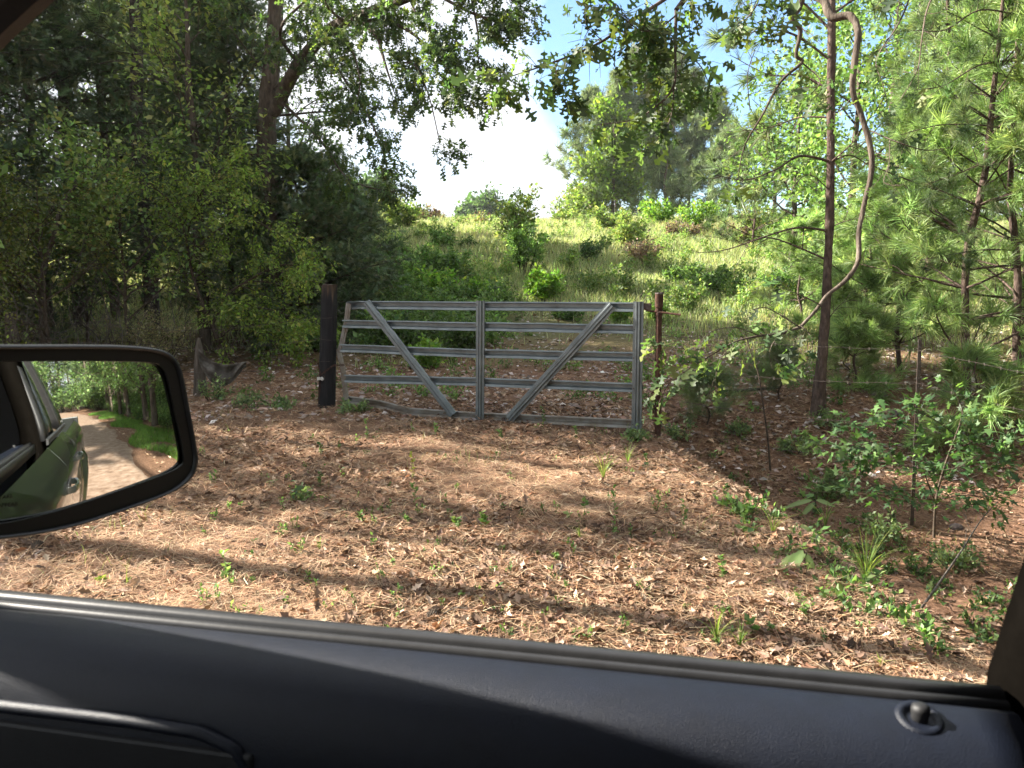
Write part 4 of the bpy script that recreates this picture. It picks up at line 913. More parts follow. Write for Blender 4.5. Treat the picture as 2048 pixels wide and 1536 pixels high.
for i, (px, Y, h, lab) in enumerate([(-150, 19, 10, 'leafy tree at the outermost left behind the cedars'), (20, 23, 11, 'leafy tree behind the second cedar from the left'), (170, 26, 11, 'leafy tree deep behind the slim grey trunked pine'), (590, 31, 7.5, 'small leafy tree behind the low dense cedar at the field edge')]):
    broadleaf('leafy_tree', gat(px, Y), h, 3.2, 40 + i, lab, group=BW, cols=GREEN, size=.15, per=2.2, n1=18, n2=6, t0=.2, jit=.25)

# ---- understory left: arching yellow-green sapling, vine thicket, shrubs
def arch_sapling():
    b = gp(458, 728); Y = b.y; th = thing('arching_sapling', b, 'forked sapling with yellow green small leaves arching over behind the mirror and the draped sack', 'sapling')
    p = Plant(55)
    t = p.limb([b - Vector((0, 0, .05)), at(440, 690, Y), at(428, 660, Y), at(424, 645, Y)], .055, .042)
    a = p.limb(arr([(424, 645, Y), (398, 590, Y), (380, 530, Y), (372, 480, Y - .3), (350, 415, Y - .6), (300, 370, Y - .8), (250, 340, Y - 1)]), .035, .006)
    c = p.limb(arr([(424, 650, Y), (455, 590, Y), (500, 560, Y - .2), (560, 530, Y - .5), (620, 540, Y - .7)]), .032, .006)
    e = p.limb(arr([(378, 525, Y), (420, 470, Y - .3), (490, 440, Y - .5), (560, 470, Y - .7), (600, 520, Y - .9)]), .018, .004)
    f = p.limb(arr([(372, 480, Y), (395, 400, Y - .3), (430, 360, Y - .6), (480, 370, Y - .8)]), .016, .004)
    g = p.limb(arr([(450, 600, Y), (500, 610, Y - .3), (560, 625, Y - .5), (600, 640, Y - .7)]), .014, .004)
    h = p.limb(arr([(430, 700, Y), (460, 660, Y - .3), (540, 650, Y - .5), (580, 690, Y - .6)]), .012, .003)
    for l in (a, c, e, f, g, h):
        for b2 in p.side(l, 16, 1.0, 55, .1, 1, .05, .3, .45, leaf=.8, seg=5, plane=.5): p.side(b2, 5, .42, 50, .2, 1, 0, .3, .4, leaf=.95, seg=3, plane=.5)
    p.wood('stem', M['twig'], th); p.leaves('foliage', 'leaf', 3.0, .062, [(.20, .29, .06), (.25, .33, .07), (.15, .23, .05), (.33, .33, .09)], th, jit=.05, up=1.2, weights=[3, 3, 3, 1])
arch_sapling()
for i, (px, Y, h, wd, lab, cl, sz) in enumerate([
        (250, 13.4, 3.9, 3.2, 'tall broad leaved thicket bush behind the arching sapling', BRIGHT + YGREEN, .09), (90, 12.4, 3.4, 3.4, 'olive vine tangle bush with bare inner stems above the mirror', [(.14, .17, .045), (.18, .18, .05), (.10, .14, .04)], .06),  # lighter leaf colours stand in for sun on the thicket
        (-60, 11.8, 3.2, 2.6, 'vine tangle bush at the left picture edge above the mirror', [(.14, .18, .045), (.10, .15, .04)], .06), 
        (170, 14.6, 2.6, 2.6, 'dark green bush deeper behind the vine tangle', DARKG + GREEN, .09)]):
    broadleaf('thicket_bush', gat(px, Y), h, wd * .62, 60 + i, lab, 'bush', 'tangled bushes of the left understory', cl, sz, 3.0, 17, 7, t0=.2, trunk_r=.03, crown='foliage', bark='twig', n3=2 if i in (1, 2) else 0, trunk='stem', jit=.1)
def bare_tangle(px0, px1, Y, seed, n, label):
    p = Plant(seed); b = gat((px0 + px1) / 2, Y); th = thing('vine_tangle', b, label, 'vines', 'tangles of bare vines in the left wood')
    for i in range(n):
        q = gat(px0 + (px1 - px0) * p.rng.uniform(), Y + p.rng.normal(0, .5)); a = p.rng.normal(0, .35, 2)
        br = p.grow(q, (a[0], a[1], 1), p.rng.uniform(1.2, 3.2), p.rng.uniform(.004, .014), .45, .1, 12); p.side(br, 5, .8, 55, .2, 1, .1, .5, .2, seg=6)
    p.wood('bare_vine', M['greybark'], th)
bare_tangle(-60, 160, 12.0, 71, 30, 'tangle of bare grey brown vines hanging above the mirror at the left'); bare_tangle(180, 360, 13.2, 72, 22, 'bare vine tangle between the mirror and the arching sapling')
tk = Plant(73); b = gat(75, 12.8); th = thing('leaning_trunk', b, 'thin brown trunk leaning right in the vine tangle above the mirror', 'dead tree'); tk.limb([b, at(85, 560, 12.8), at(108, 470, 12.8), at(130, 400, 12.9), at(180, 340, 13)], .06, .02); tk.wood('trunk', M['bark'], th)
shrub('dry_shrub', gat(292, 13.2), 1.15, 1.5, 74, 'pale straw coloured half dry shrub lit by the sun left of the arching sapling', cols=[(.34, .32, .17), (.42, .38, .25), (.22, .24, .09), (.30, .24, .17)], size=.035, per=5, stems=26, n2=7)

# ---- bushes and saplings on the hill and behind the gate; (px, py of the foot, height m, width m, kind, label)
HB = [
 (1035, 512, 2.3, 1.0, 'y', 'tall bright leafy sapling standing alone in the middle of the field', 3),
 (1050, 548, 1.5, 1.1, 'g', 'green sapling in the shade just below the tall bright one', 2),
 (882, 502, .95, .9, 'g', 'small round green bush at the shadow line left of the tall sapling', 1),
 (930, 500, .5, 1.2, 'd', 'low dark bush at the shadow line between round bush and tall sapling', 1),
 (1178, 527, .8, .6, 'd', 'small dark oak seedling in the field right of the tall sapling', 1),
 (1284, 530, .95, 1.5, 'p', 'brownish purple seed heavy bush in the sunny field', 1),
 (1245, 498, 1.3, 1.5, 'y', 'yellow green bush behind the brownish purple one', 1),
 (1222, 470, 1.2, 1.8, 'y', 'yellow green bush near the foot of the far pines', 1),
 (1318, 458, 1.5, 1.6, 'b', 'bright green bush left of two under the far pines', 1),
 (1395, 470, 1.7, 1.9, 'b', 'round bright green bush, right of two under the far pines', 1),
 (1365, 478, .8, 2.0, 'p', 'low purple bush in front of the round bright green bush', 1),
 (1480, 486, .9, 3.0, 'p', 'wide low purple bush right of the round bright green bush', 1),
 (1130, 452, 1.0, 2.0, 'y', 'yellow green bush on the crest left of the far pines', 1),
 (1060, 446, .8, 1.8, 'p', 'thin purple bush on the crest right of the tiny distant trees', 1),
 (905, 442, .9, 2.6, 'p', 'purple bush on the crest left of the tiny distant trees', 1),
 (850, 448, 1.0, 2.4, 'p', 'dusty purple bush on the crest nearer the left woods', 1),
 (805, 462, 1.5, 1.8, 'y', 'yellow green bush at the left end of the sunny field', 1),
 (1515, 495, 1.7, 1.6, 'y', 'light green bush left of the near pine trunk', 1),
 (1560, 505, 1.4, 1.6, 'b', 'green bush touching the left side of the near pine trunk', 1),
 (1590, 520, .7, 1.4, 'p', 'purple brown bush close to the near pine trunk', 1),
 (1088, 604, .78, .9, 'b', 'bright green bush right above the gate middle upright', 2),
 (945, 612, .70, 1.1, 'b', 'bright green bush above the gate left half', 2),
 (868, 612, .95, 1.1, 'b', 'light green leafy bush above the left diagonal brace', 2),
 (780, 600, 1.3, 1.9, 'g', 'large green bush behind the gate left end', 2),
 (705, 590, 1.2, 1.6, 'g', 'green bush between the wooden post and the low dense cedar', 2),
 (820, 560, 1.2, 2.4, 'g', 'wide green bush in the shade below the field', 2),
 (900, 560, .9, 1.8, 'g', 'green bush in the shade left of the young saplings', 2),
 (600, 650, .8, 1.1, 'g', 'green leafy bush just left of the wooden post', 2),
 (1130, 640, .34, .9, 'd', 'low dark bush seen between first and second rail right half', 1),
 (1237, 645, .36, .5, 'b', 'small lime green plant beside the right diagonal brace top', 1),
 (1310, 640, .30, .35, 'b', 'small lime green sprig between gate and pipe post', 1),
 (1435, 588, .8, 2.0, 's', 'shaded blue green bush on the slope right of the pipe post', 1),
 (1370, 570, .6, 1.8, 's', 'low shaded bush on the slope above the hinge pin', 1),
 (858, 738, .48, .5, 'b', 'yellow green plant seen through the gate below the third rail', 1),
 (770, 690, .30, .8, 'g', 'low green plants behind the top of the left diagonal brace', 1),
 (905, 672, .34, .7, 'g', 'low green plant behind the gate beside the middle upright', 1),
 (640, 700, .4, .8, 'g', 'green plant at the foot of the wooden post, behind it', 1),
 (1570, 590, .9, 1.8, 's', 'green bush on the slope behind the near pine trunk', 1),
]
KC = {'y': (YGREEN, .085, .06), 'g': (BRIGHT, .075, .05), 'b': ([(.17, .30, .05), (.13, .25, .045), (.24, .34, .06)], .085, .06), 'd': (DARKG + GREEN, .06, .05), 'p': (PURP, .06, .05), 's': (BRIGHT + GREEN, .07, .05)}
for i, (px, py, h, wd, k, lab, dn) in enumerate(HB):
    cl, sz, jt = KC[k]; b = gp(px, py); f = 1 + b.y / 60
    nm = {'p': 'purple_bush', 'y': 'field_bush', 'g': 'leafy_bush', 'b': 'bright_bush', 'd': 'dark_bush', 's': 'shade_bush'}[k]
    shrub(nm, b, h, wd, 200 + i, lab, 'bush', 'bushes scattered over the hill and behind the gate', cl, sz * f * (.75 if h < .6 else 1), 2.6 * (1.3 if dn > 1 else 1), int(7 + wd * 5 + dn * 3), 'leaf2' if b.y > 16 else 'leaf', jt, 5)
# scrub line on the crest and weeds nobody could count
rc = random.Random(9)
def mass(name, spots, seed, label, cat, cols, size, per, kind='leaf2', jit=.05):
    p = Plant(seed)
    for (x, y, h, wd, stems) in spots:
        for i in range(stems):
            a = p.rng.uniform(0, 6.28); sp = p.rng.uniform(0, 1) ** .7
            br = p.grow((x + math.cos(a) * wd * .1, y + math.sin(a) * wd * .1, gz(x, y) - .02), (math.cos(a) * sp * wd / h * .5, math.sin(a) * sp * wd / h * .5, 1), h * p.rng.uniform(.6, 1.05), .003 + .005 * h, .15, .2, 5, leaf=.8)
            if h > .5: p.side(br, 3, h * .3, 50, .25, 1, .15, .3, .3, leaf=.9, seg=3)
    V, F = p.tubes(3); F = np.concatenate([F[:, [0, 1, 2]], F[:, [0, 2, 3]]]); A = np.array(p.anc); D = np.array(p.ad); rng = p.rng; n = int(len(A) * per); ix = rng.integers(0, len(A), n)
    nr = rng.normal(0, .5, (n, 3)); nr[:, 2] += .9; c = palette(rng, n, cols); loc = A[ix]; c *= (1 + .25 * np.sin(loc[:, 0:1] * 1.7 + loc[:, 1:2] * .9))
    V2, F2, C2 = scatter(kind, loc + rng.normal(0, jit, (n, 3)), D[ix] + rng.normal(0, .7, (n, 3)), nr, size * np.exp(rng.normal(0, .25, n)), c)
    tag(mesh_np(name, np.concatenate([V, V2]), np.concatenate([F, F2 + len(V)]), M['leaf'], colr=np.concatenate([np.tile(np.array([[.10, .10, .04]]), (len(V), 1)), C2])), label, cat, kind='stuff')
mass('crest_scrub', [(rc.uniform(-15, 36), rc.uniform(38, 52), rc.uniform(.4, .9), 1.4, 8) for i in range(60)], 300, 'weedy purple and green scrub along the crest of the hill', 'scrub', PURP + YGREEN, .12, 2.2)
mass('meadow_weeds', [((lambda y: (rc.uniform(-.2, .62) * y, y))(rc.uniform(19, 45)) + (rc.uniform(.2, .85), rc.uniform(.5, 1.3), 7)) for i in range(380)], 301, 'leafy weeds growing all through the field grass', 'weeds', YGREEN + BRIGHT, .075, 2.0)
mass('leafy_brush', [((lambda y: (rc.uniform(-.235, -.01 - .12 * (y > 21)) * y, y))(rc.uniform(14.5, 25)) + (rc.uniform(.35, .9), rc.uniform(.5, 1.0), 8)) for i in range(150)], 304, 'bright leafy brush growing together behind the left half of the gate', 'brush', BRIGHT + GREEN, .075, 2.2)
mass('shade_weeds', [((lambda y: (rc.uniform(-.35, .5) * y, y))(rc.uniform(10.5, 20)) + (rc.uniform(.1, .32), .4, 5)) for i in range(190)], 302, 'low green weeds between the fallen leaves behind the gate', 'weeds', GREEN + BRIGHT, .05, 1.5)
_sp = []
for i in range(260):
    q = gp(rc.uniform(400, 1850), rc.uniform(855, 1300)); _sp.append((q.x, q.y, rc.uniform(.03, .13), .07, 2))
_bk = []
for i in range(105):
    t = rc.uniform(0, 1); q = gp(1480 + 520 * t + rc.uniform(-110, 130), 960 + 330 * t + rc.uniform(-60, 70)); _bk.append((q.x, q.y, rc.uniform(.04, .17), rc.uniform(.1, .3), 4))
mass('bank_plants', _bk, 305, 'low green vines and weeds growing along the edge of the ditch bank', 'bank plants', BRIGHT + GREEN + DARKG, .04, 1.3, 'leaf', .012)
mass('litter_sprigs', _sp, 303, 'tiny green sprigs coming up through the litter in the foreground', 'sprigs', BRIGHT + GREEN, .022, 1.3, 'leaf', .006)

# ---- far pines beyond the crest
FP = 'pine stand beyond the crest of the hill'
for i, (px, top, Y, cr, lab, dead) in enumerate([
        (1178, 190, 55, 3.4, 'leftmost far pine with long boughs reaching into the sky gap', 0), (1228, 150, 60, 2.6, 'second far pine from the left, rounded top', 0), (1262, 100, 61, 2.6, 'far pine third from the left, the tallest top', 0),
        (1300, 96, 62, 2.4, 'far pine behind the hanging oak twigs, with a dark bare stem', 0), (1338, 112, 60, 2.4, 'far pine right of the middle of the stand', 0), (1372, 150, 59, 2.5, 'far pine third from the right in the stand', 0),
        (1412, 185, 58, 2.6, 'far pine second from the right in the stand', 0), (1448, 260, 56, 2.4, 'rightmost far pine, lower than the rest', 0), (1325, 300, 52, 2.2, 'low pine in front of the far stand', 0)]):
    h = htop(px, top, Y); conifer('far_pine', gat(px, Y), h, cr, 400 + i, lab, FP, kind='fartuft', cols=[(.20, .26, .13), (.25, .30, .16), (.16, .21, .11)], size=.5, per=1.0, whorl=.7, nw=5, t0=.12 if i in (0, 8, 7) else .25, n2=5, shape=.6, jit=.14, rnd=.8, trunk_r=.13, sub=.3)  # distance haze put into the paler, greyer needle colours
broadleaf('far_broadleaf', gat(1222, 53), htop(1222, 215, 53), 2.6, 420, 'yellow green broadleaf tree on the sunlit left front of the far pines', cols=[(.17, .25, .05), (.22, .30, .06), (.12, .19, .04)], size=.3, per=5, n1=20, n2=6, t0=.1, jit=.35)
broadleaf('far_broadleaf', gat(1160, 56), htop(1160, 385, 56), 2.0, 421, 'small light green tree at the left foot of the far pines', cols=YGREEN, size=.28, per=4, n1=14, n2=5, t0=.05, jit=.3)
for i, (px, top, Y, cr, lab) in enumerate([(972, 396, 120, 3.6, 'tiny round topped distant tree standing on the horizon in the sky gap'), (938, 412, 125, 2.6, 'tinier distant tree left of the round topped one'), (748, 372, 95, 4.0, 'distant tree half hidden at the right edge of the left woods'), (770, 408, 100, 3, 'low distant tree at the left end of the sky gap')]):
    broadleaf('distant_tree', gat(px, Y), htop(px, top, Y), cr, 430 + i, lab, group='tiny distant trees beyond the hill', cols=[(.07, .12, .05), (.09, .15, .06)], size=.6, per=5, n1=18, n2=6, t0=.25, jit=.5)

# ---- right woods: broadleaf background, pines with bright tufts
RB = 'leafy trees filling the right woodland'
for i, (px, Y, h, cr, cl, lab) in enumerate([
        (1580, 24, 6.0, 2.6, BRIGHT, 'bright leafy tree directly behind the near pine trunk'), (1690, 21, 7.5, 2.8, BRIGHT, 'leafy tree behind the crooked oak limb'), (1800, 24, 9.5, 3.2, BRIGHT, 'tall leafy tree right of the crooked oak limb'),
        (1930, 22, 9, 3.2, GREEN + BRIGHT, 'tall leafy tree in the upper right behind the tufted pines'), (2070, 19, 8.5, 3.0, GREEN, 'leafy tree at the right picture edge'), (1640, 30, 10, 3.0, BRIGHT, 'taller leafy tree deeper behind the near pine trunk'),
        (1760, 33, 13, 3.8, BRIGHT, 'high leafy tree at the back right of the crooked limb'), (1900, 34, 14, 4.0, BRIGHT, 'highest leafy tree at the back of the right wood'), (2120, 27, 12, 4.0, GREEN, 'leafy tree at the back beyond the right edge'), (1540, 38, 6.5, 2.6, GREEN, 'small leafy tree at the left end of the right woods, far back')]):
    broadleaf('leafy_tree', gat(px, Y), h, cr, 500 + i, lab, group=RB, cols=cl + YGREEN[:1], size=.15 if Y < 26 else .2, per=3.6, n1=18, n2=6, t0=.06, jit=.22)
RP = 'young pines of the right woodland'
for i, (px, Y, h, cr, t0, cl, lab, dead, per) in enumerate([
        (1500, 30, 4.6, 2.2, .05, PINE, 'young pine far back between the field and the near pine trunk', 0, 2), (1812, 13.0, 4.3, 1.7, .12, PINE_LIT, 'young pine with a thin straight stem right of the near pine', 0, 2.0), (1950, 11.2, 6.2, 2.1, .10, PINE_LIT, 'young pine with bright sunlit needle tufts at the right', 0, 2.0),
        (2050, 13.0, 8, 2.4, .12, PINE_LIT, 'tall young pine with bright tufts at the right edge', 0, 2.0), (1735, 16, 3.2, 1.5, .05, PINE_LIT, 'short bushy pine low behind the crooked oak limb', 0, 2), (1850, 17, 8.5, 2.3, .2, PINE, 'tall pine deeper behind the bright tufted ones', 0, 1.6),
        (1600, 17.5, 2.3, 1.3, .04, PINE_LIT, 'knee high bushy pine left of the near pine trunk', 0, 2.4), (1715, 11.6, 1.15, .75, .04, PINE_LIT, 'little pine seedling right behind the near pine trunk', 0, 2.4), (1965, 9.6, 1.2, .8, .1, PINE_LIT, 'bright little pine at the right below the tufted pines', 0, 2.2)]):
    conifer('young_pine', gat(px, Y), h, cr, 520 + i, lab, RP, cl, 'midtuft' if Y < 18 else 'fartuft', .24 if h > 3 else .2, per * .55, .42, 4, t0, -.15, h * .007 + .01, .3, 'pinebark', (0, 0), 4, .7, dead=4 if Y < 14 else 0, sub=.36, jit=.03, rnd=.25)
# near pine
def near_pine():
    b = gp(1635, 832); Y = b.y; th = thing('near_pine', b, 'straight rough barked pine right of the gate, crossed by the crooked oak limb', 'pine tree'); p = Plant(77)
    t = p.limb([b - Vector((0, 0, .1)), at(1642, 740, Y), at(1650, 640, Y), at(1656, 520, Y), at(1661, 350, Y), at(1662, 150, Y), at(1664, 0, Y), at(1668, -250, Y), at(1665, -500, Y), at(1670, -800, Y)], [.115, .076, .066, .058, .054, .052, .05, .045, .035, .02], 60)
    tw = []
    for pts, r0 in [([(1657, 462, Y), (1600, 455, Y - .3), (1540, 470, Y - .6), (1450, 500, Y - .9), (1390, 505, Y - 1)], .018), ([(1655, 520, Y), (1560, 480, Y + .2), (1500, 470, Y + .3), (1440, 440, Y + .4)], .015), ([(1657, 322, Y), (1600, 312, Y - .2), (1550, 340, Y - .5), (1490, 360, Y - .7), (1430, 350, Y - .9)], .02),
                    ([(1660, 235, Y), (1600, 235, Y + .2), (1540, 255, Y + .4), (1480, 262, Y + .5)], .015), ([(1661, 120, Y), (1590, 70, Y), (1530, 60, Y - .1), (1470, 75, Y - .2)], .02), ([(1661, 60, Y), (1600, 0, Y + .2), (1530, -40, Y + .3), (1460, -20, Y + .4)], .02),
                    ([(1662, 180, Y), (1600, 150, Y + .3), (1540, 150, Y + .6), (1460, 110, Y + .8)], .018), ([(1660, 325, Y), (1690, 300, Y - .3), (1720, 270, Y - .5)], .016), ([(1660, 325, Y), (1700, 310, Y + .3), (1740, 330, Y + .5), (1770, 320, Y + .6)], .012),
                    ([(1655, 640, Y), (1680, 610, Y - .2), (1700, 600, Y - .3)], .008), ([(1663, 30, Y), (1730, -10, Y + .2), (1790, 10, Y + .3)], .02), ([(1660, 455, Y), (1700, 440, Y + .3), (1760, 430, Y + .5)], .01), ([(1658, 380, Y), (1620, 350, Y - .5), (1590, 370, Y - .7), (1570, 430, Y - .8)], .01)]:
        l = p.limb(arr(pts), r0, .003); tw.append(l); p.side(l, 6, .5, 50, .2, 1, .05, .3, .1, seg=5)
    for l in [tw[i] for i in (2, 3, 4, 5, 6, 10)]:
        for b2 in p.side(l, 8, .42, 45, .45, 1, .12, .2, -.2, leaf=.25, seg=4): pass
    up = p.limb([at(1664, 0, Y), at(1668, -250, Y), at(1670, -800, Y)], .01, .01)
    for b2 in p.side(up, 26, 1.7, 65, .12, 1, .25, .2, -.1, leaf=.2, seg=6):
        for b3 in p.side(b2, 5, .6, 45, .4, 1, .1, .2, -.1, leaf=.3, seg=3): pass
    p.wood('trunk', M['pinebark'], th); p.leaves('crown', 'midtuft', 1.6, .21, PINE, th, m=M['needle'], jit=.02, rnd=.25)
near_pine()
rp = Plant(78); b = gp(2037, 790); th = thing('slim_pine', b, 'slim sunlit pine stem with flaking pale bark at the right picture edge', 'pine tree')
rp.limb([b - Vector((0, 0, .1)), at(2033, 680, b.y), at(2036, 560, b.y), at(2026, 440, b.y), at(2020, 380, b.y), at(2030, 200, b.y), at(2040, -50, b.y), at(2040, -500, b.y)], [.06, .052, .05, .045, .04, .035, .03, .015], 40)
for pts in [[(2027, 500, 0), (1960, 500, -.3), (1900, 510, -.6), (1840, 520, -.8)], [(2022, 400, 0), (1980, 330, -.4), (1910, 350, -.8), (1850, 370, -1.2)], [(2028, 260, 0), (1960, 250, -.5), (1880, 250, -1.0), (1800, 270, -1.4)], [(2035, 120, 0), (1960, 130, -.4), (1890, 170, -.9), (1830, 180, -1.2)], [(2020, 430, 0), (1950, 410, -.8), (1880, 380, -1.2)], [(2035, 30, 0), (1960, 20, -.4), (1890, 60, -.9), (1830, 60, -1.2)], [(2040, -60, 0), (1960, -80, -.4), (1880, -40, -.9)]]:
    l = rp.limb([at(x, y, b.y + d) for x, y, d in pts], .014, .004)
    for b2 in rp.side(l, 9, .5, 45, .25, 1, .1, .25, 0, leaf=.4, seg=4): pass
rp.wood('trunk', M['pinebark'], th); rp.leaves('crown', 'tuft', 1.6, .19, DARKG + PINE, th, m=M['needle'], jit=.02, rnd=.3)

# ---- overhanging oak: trunk stands outside the picture on the right, limbs hang into it
def over_oak():
    b = Vector((6.1, 4.6, gz(6.1, 4.6))); th = thing('overhanging_oak', b, 'oak whose crooked limb and lobed leaf twigs hang into the picture from the top right', 'oak tree'); p = Plant(88)
    t = p.limb([b - Vector((0, 0, .1)), b + Vector((0, .1, 2.2)), b + Vector((-.25, .3, 4)), b + Vector((-.6, .5, 5.6)), b + Vector((-.8, .8, 8)), b + Vector((-.6, 1, 10))], [.22, .19, .16, .12, .07, .02]); fork = b + Vector((-.5, .45, 5.2))
    lim = []
    hv = p.limb([fork, Vector((4.9, 6.6, 5.15)), at(1640, -60, 7.9), at(1650, 2, 7.8), at(1664, 34, 7.7), at(1700, 32, 7.6), at(1716, 62, 7.5), at(1711, 112, 7.4), at(1705, 180, 7.4), at(1722, 228, 7.4), at(1742, 300, 7.35), at(1742, 350, 7.3), at(1728, 412, 7.25), at(1718, 462, 7.2), at(1716, 522, 7.1), at(1692, 560, 7.05), at(1655, 590, 7.0), at(1632, 620, 6.9), at(1600, 655, 6.8)], [.07, .06, .048, .040, .038, .035, .032, .030, .027, .026, .026, .0245, .024, .022, .022, .020, .017, .016, .013], 90)
    ends = [([(1600, 655, 6.8), (1560, 668, 6.7), (1520, 672, 6.5), (1480, 680, 6.4), (1452, 692, 6.35), (1400, 715, 6.3)], .017, 9), ([(1520, 672, 6.5), (1470, 655, 6.3), (1420, 665, 6.2), (1390, 700, 6.1)], .006, 6), ([(1452, 692, 6.35), (1390, 730, 6.2), (1340, 765, 6.1), (1316, 810, 6.05)], .008, 10),
            ([(1600, 655, 6.8), (1560, 630, 6.6), (1530, 615, 6.5), (1505, 620, 6.4)], .008, 9), ([(1640, 610, 6.9), (1600, 590, 6.7), (1560, 575, 6.6)], .008, 6), ([(1560, 668, 6.7), (1540, 700, 6.5), (1545, 740, 6.5)], .005, 5), ([(1600, 650, 6.8), (1625, 680, 6.6), (1615, 720, 6.5)], .006, 7), ([(1480, 680, 6.4), (1440, 720, 6.2), (1430, 770, 6.15)], .005, 7), ([(1390, 730, 6.2), (1360, 690, 6.1), (1335, 690, 6.05)], .004, 6)]
    for pts, r0, n in ends:
        l = p.limb(arr(pts), r0, .002); lim.append(l); p.side(l, max(3, int(n * .7)), .26, 50, .2, 1, .0, .3, .6, leaf=.7, seg=3)
    # crown limbs above the picture and twigs coming down into it
    m1 = p.limb([fork, Vector((4.2, 5.2, 5.6)), at(1640, -190, 5.8), at(1500, -110, 5.4), at(1420, -60, 5.2), at(1352, 20, 5.1)], [.09, .06, .045, .035, .025, .015])
    for pts, r0, n in [([(1400, -50, 5.2), (1320, 5, 5.1), (1262, 42, 5.0), (1205, 82, 5.0), (1150, 108, 4.95), (1085, 132, 4.9), (1030, 150, 4.9), (992, 162, 4.9)], .014, 34), ([(1205, 82, 5), (1180, 60, 4.9), (1165, 50, 4.85)], .004, 5), ([(1262, 42, 5), (1230, 20, 4.9), (1215, 5, 4.9)], .006, 7), ([(1150, 108, 4.95), (1130, 150, 4.9), (1125, 185, 4.9)], .004, 8),
                    ([(1352, 20, 5.1), (1350, 100, 5.1), (1348, 170, 5.0), (1310, 215, 5.0), (1262, 240, 5.0), (1190, 250, 5)], .012, 16), ([(1348, 170, 5.0), (1340, 240, 5), (1300, 290, 4.9)], .006, 9), ([(1350, 100, 5.1), (1400, 130, 5), (1425, 190, 5)], .006, 9), ([(1352, 30, 5.1), (1310, 70, 5), (1290, 120, 5)], .007, 13), ([(1310, 215, 5), (1320, 160, 5), (1285, 150, 4.9)], .005, 9),
                    ([(1500, -110, 5.4), (1520, -20, 5.3), (1500, 30, 5.2), (1470, 50, 5.2)], .010, 10), ([(1520, -20, 5.3), (1560, 0, 5.2), (1540, 40, 5.2)], .005, 6), ([(1240, 30, 5), (1280, 60, 4.9), (1320, 60, 4.9)], .006, 10), ([(1420, -60, 5.2), (1380, -10, 5), (1400, 40, 5)], .006, 9)]:
        l = p.limb(arr(pts), r0, .002); p.side(l, int(n * 1.2), .24, 55, .12, 1, .0, .3, .6, leaf=.75, seg=3)
    for pts, r0, n in [([(1640, -120, 6.4), (1600, 10, 6.3), (1582, 35, 6.2), (1600, 60, 6.2), (1592, 110, 6.2), (1604, 125, 6.2), (1560, 165, 6.1), (1525, 230, 6.0), (1490, 290, 6), (1475, 360, 6)], .026, 10), ([(1604, 125, 6.2), (1640, 160, 6.1), (1620, 190, 6)], .008, 6), ([(1850, -120, 6.2), (1818, 0, 6.2), (1790, 60, 6.1), (1768, 90, 6.1), (1752, 125, 6), (1765, 165, 6), (1775, 210, 6)], .009, 7),
                       ([(1930, -120, 6.2), (1862, 0, 6.1), (1845, 70, 6), (1835, 140, 6), (1800, 200, 6)], .010, 5), ([(1742, 262, 7.3), (1790, 282, 7), (1850, 300, 6.9), (1900, 295, 6.8)], .009, 4), ([(1780, 280, 7.05), (1778, 330, 7), (1768, 365, 6.9), (1800, 372, 6.8)], .006, 7), ([(1700, 200, 7.4), (1670, 225, 7.2), (1640, 180, 7)], .010, 6), ([(1500, 220, 6), (1495, 150, 6), (1510, 100, 6)], .005, 8)]:
        l = p.limb(arr(pts), r0, .003); p.side(l, n, .32, 55, .2, 1, .0, .3, .5, leaf=.5, seg=4)
    for b2 in p.side(t, 18, 2.6, 60, .5, 1, .25, .25, .1, leaf=.3, seg=6, bias=(1.2, -.8, 0)):
        p.side(b2, 6, .8, 50, .3, 1, .05, .3, .3, leaf=.8, seg=4)
    p.wood('trunk', M['bark'], th); p.leaves('crown', 'oak', .7, lambda q: np.where(q[:, 2] < 2.4, .125, .092), OAKG, th, jit=.03, hang=.45, along=.8, rnd=.55)
over_oak()

# ---- saplings and plants near the fence on the right
def maple():
    b = gp(1868, 1075); Y = b.y; th = thing('maple_sapling', b, 'young maple like sapling with layered star shaped leaves in front of the steel fence post', 'sapling'); p = Plant(91)
    st = [p.limb([b - Vector((0, 0, .05)), at(1872, 1000, Y), at(1890, 930, Y), at(1912, 870, Y), at(1925, 820, Y), at(1900, 770, Y)], .014, .004), p.limb([at(1872, 1010, Y), at(1850, 950, Y - .1), at(1830, 880, Y - .2), at(1840, 800, Y - .2)], .009, .003)]
    for pts in [[(1885, 950, 0), (1800, 930, -.3), (1720, 920, -.5), (1640, 890, -.6)], [(1872, 1000, 0), (1800, 990, -.4), (1720, 980, -.6), (1650, 985, -.7)], [(1900, 900, 0), (1960, 880, -.3), (2010, 880, -.4), (2060, 870, -.5)], [(1890, 940, 0), (1950, 930, -.4), (2020, 940, -.6)], [(1912, 870, 0), (1850, 830, -.2), (1780, 820, -.3), (1700, 850, -.4)], [(1870, 1000, 0), (1930, 990, -.4), (1990, 1000, -.5)], [(1840, 900, -.2), (1770, 880, -.5), (1700, 900, -.7)]]:
        st.append(p.limb([at(x, y, Y + d) for x, y, d in pts], .006, .002))
    for l in st: p.side(l, 11, .30, 55, .15, 1, .08, .25, .2, leaf=.8, seg=3, plane=.35)
    p.wood('stem', M['twig'], th); p.leaves('foliage', 'maple', 2.0, .085, [(.07, .135, .05), (.09, .16, .055), (.055, .11, .042), (.12, .20, .06)], th, jit=.05, up=1.8, rnd=.5)
maple()
p = Plant(92); b = gp(1541, 945); th = thing('bare_sapling', b, 'thin nearly bare sapling stem standing between the gate and the near pine', 'sapling'); Y = b.y
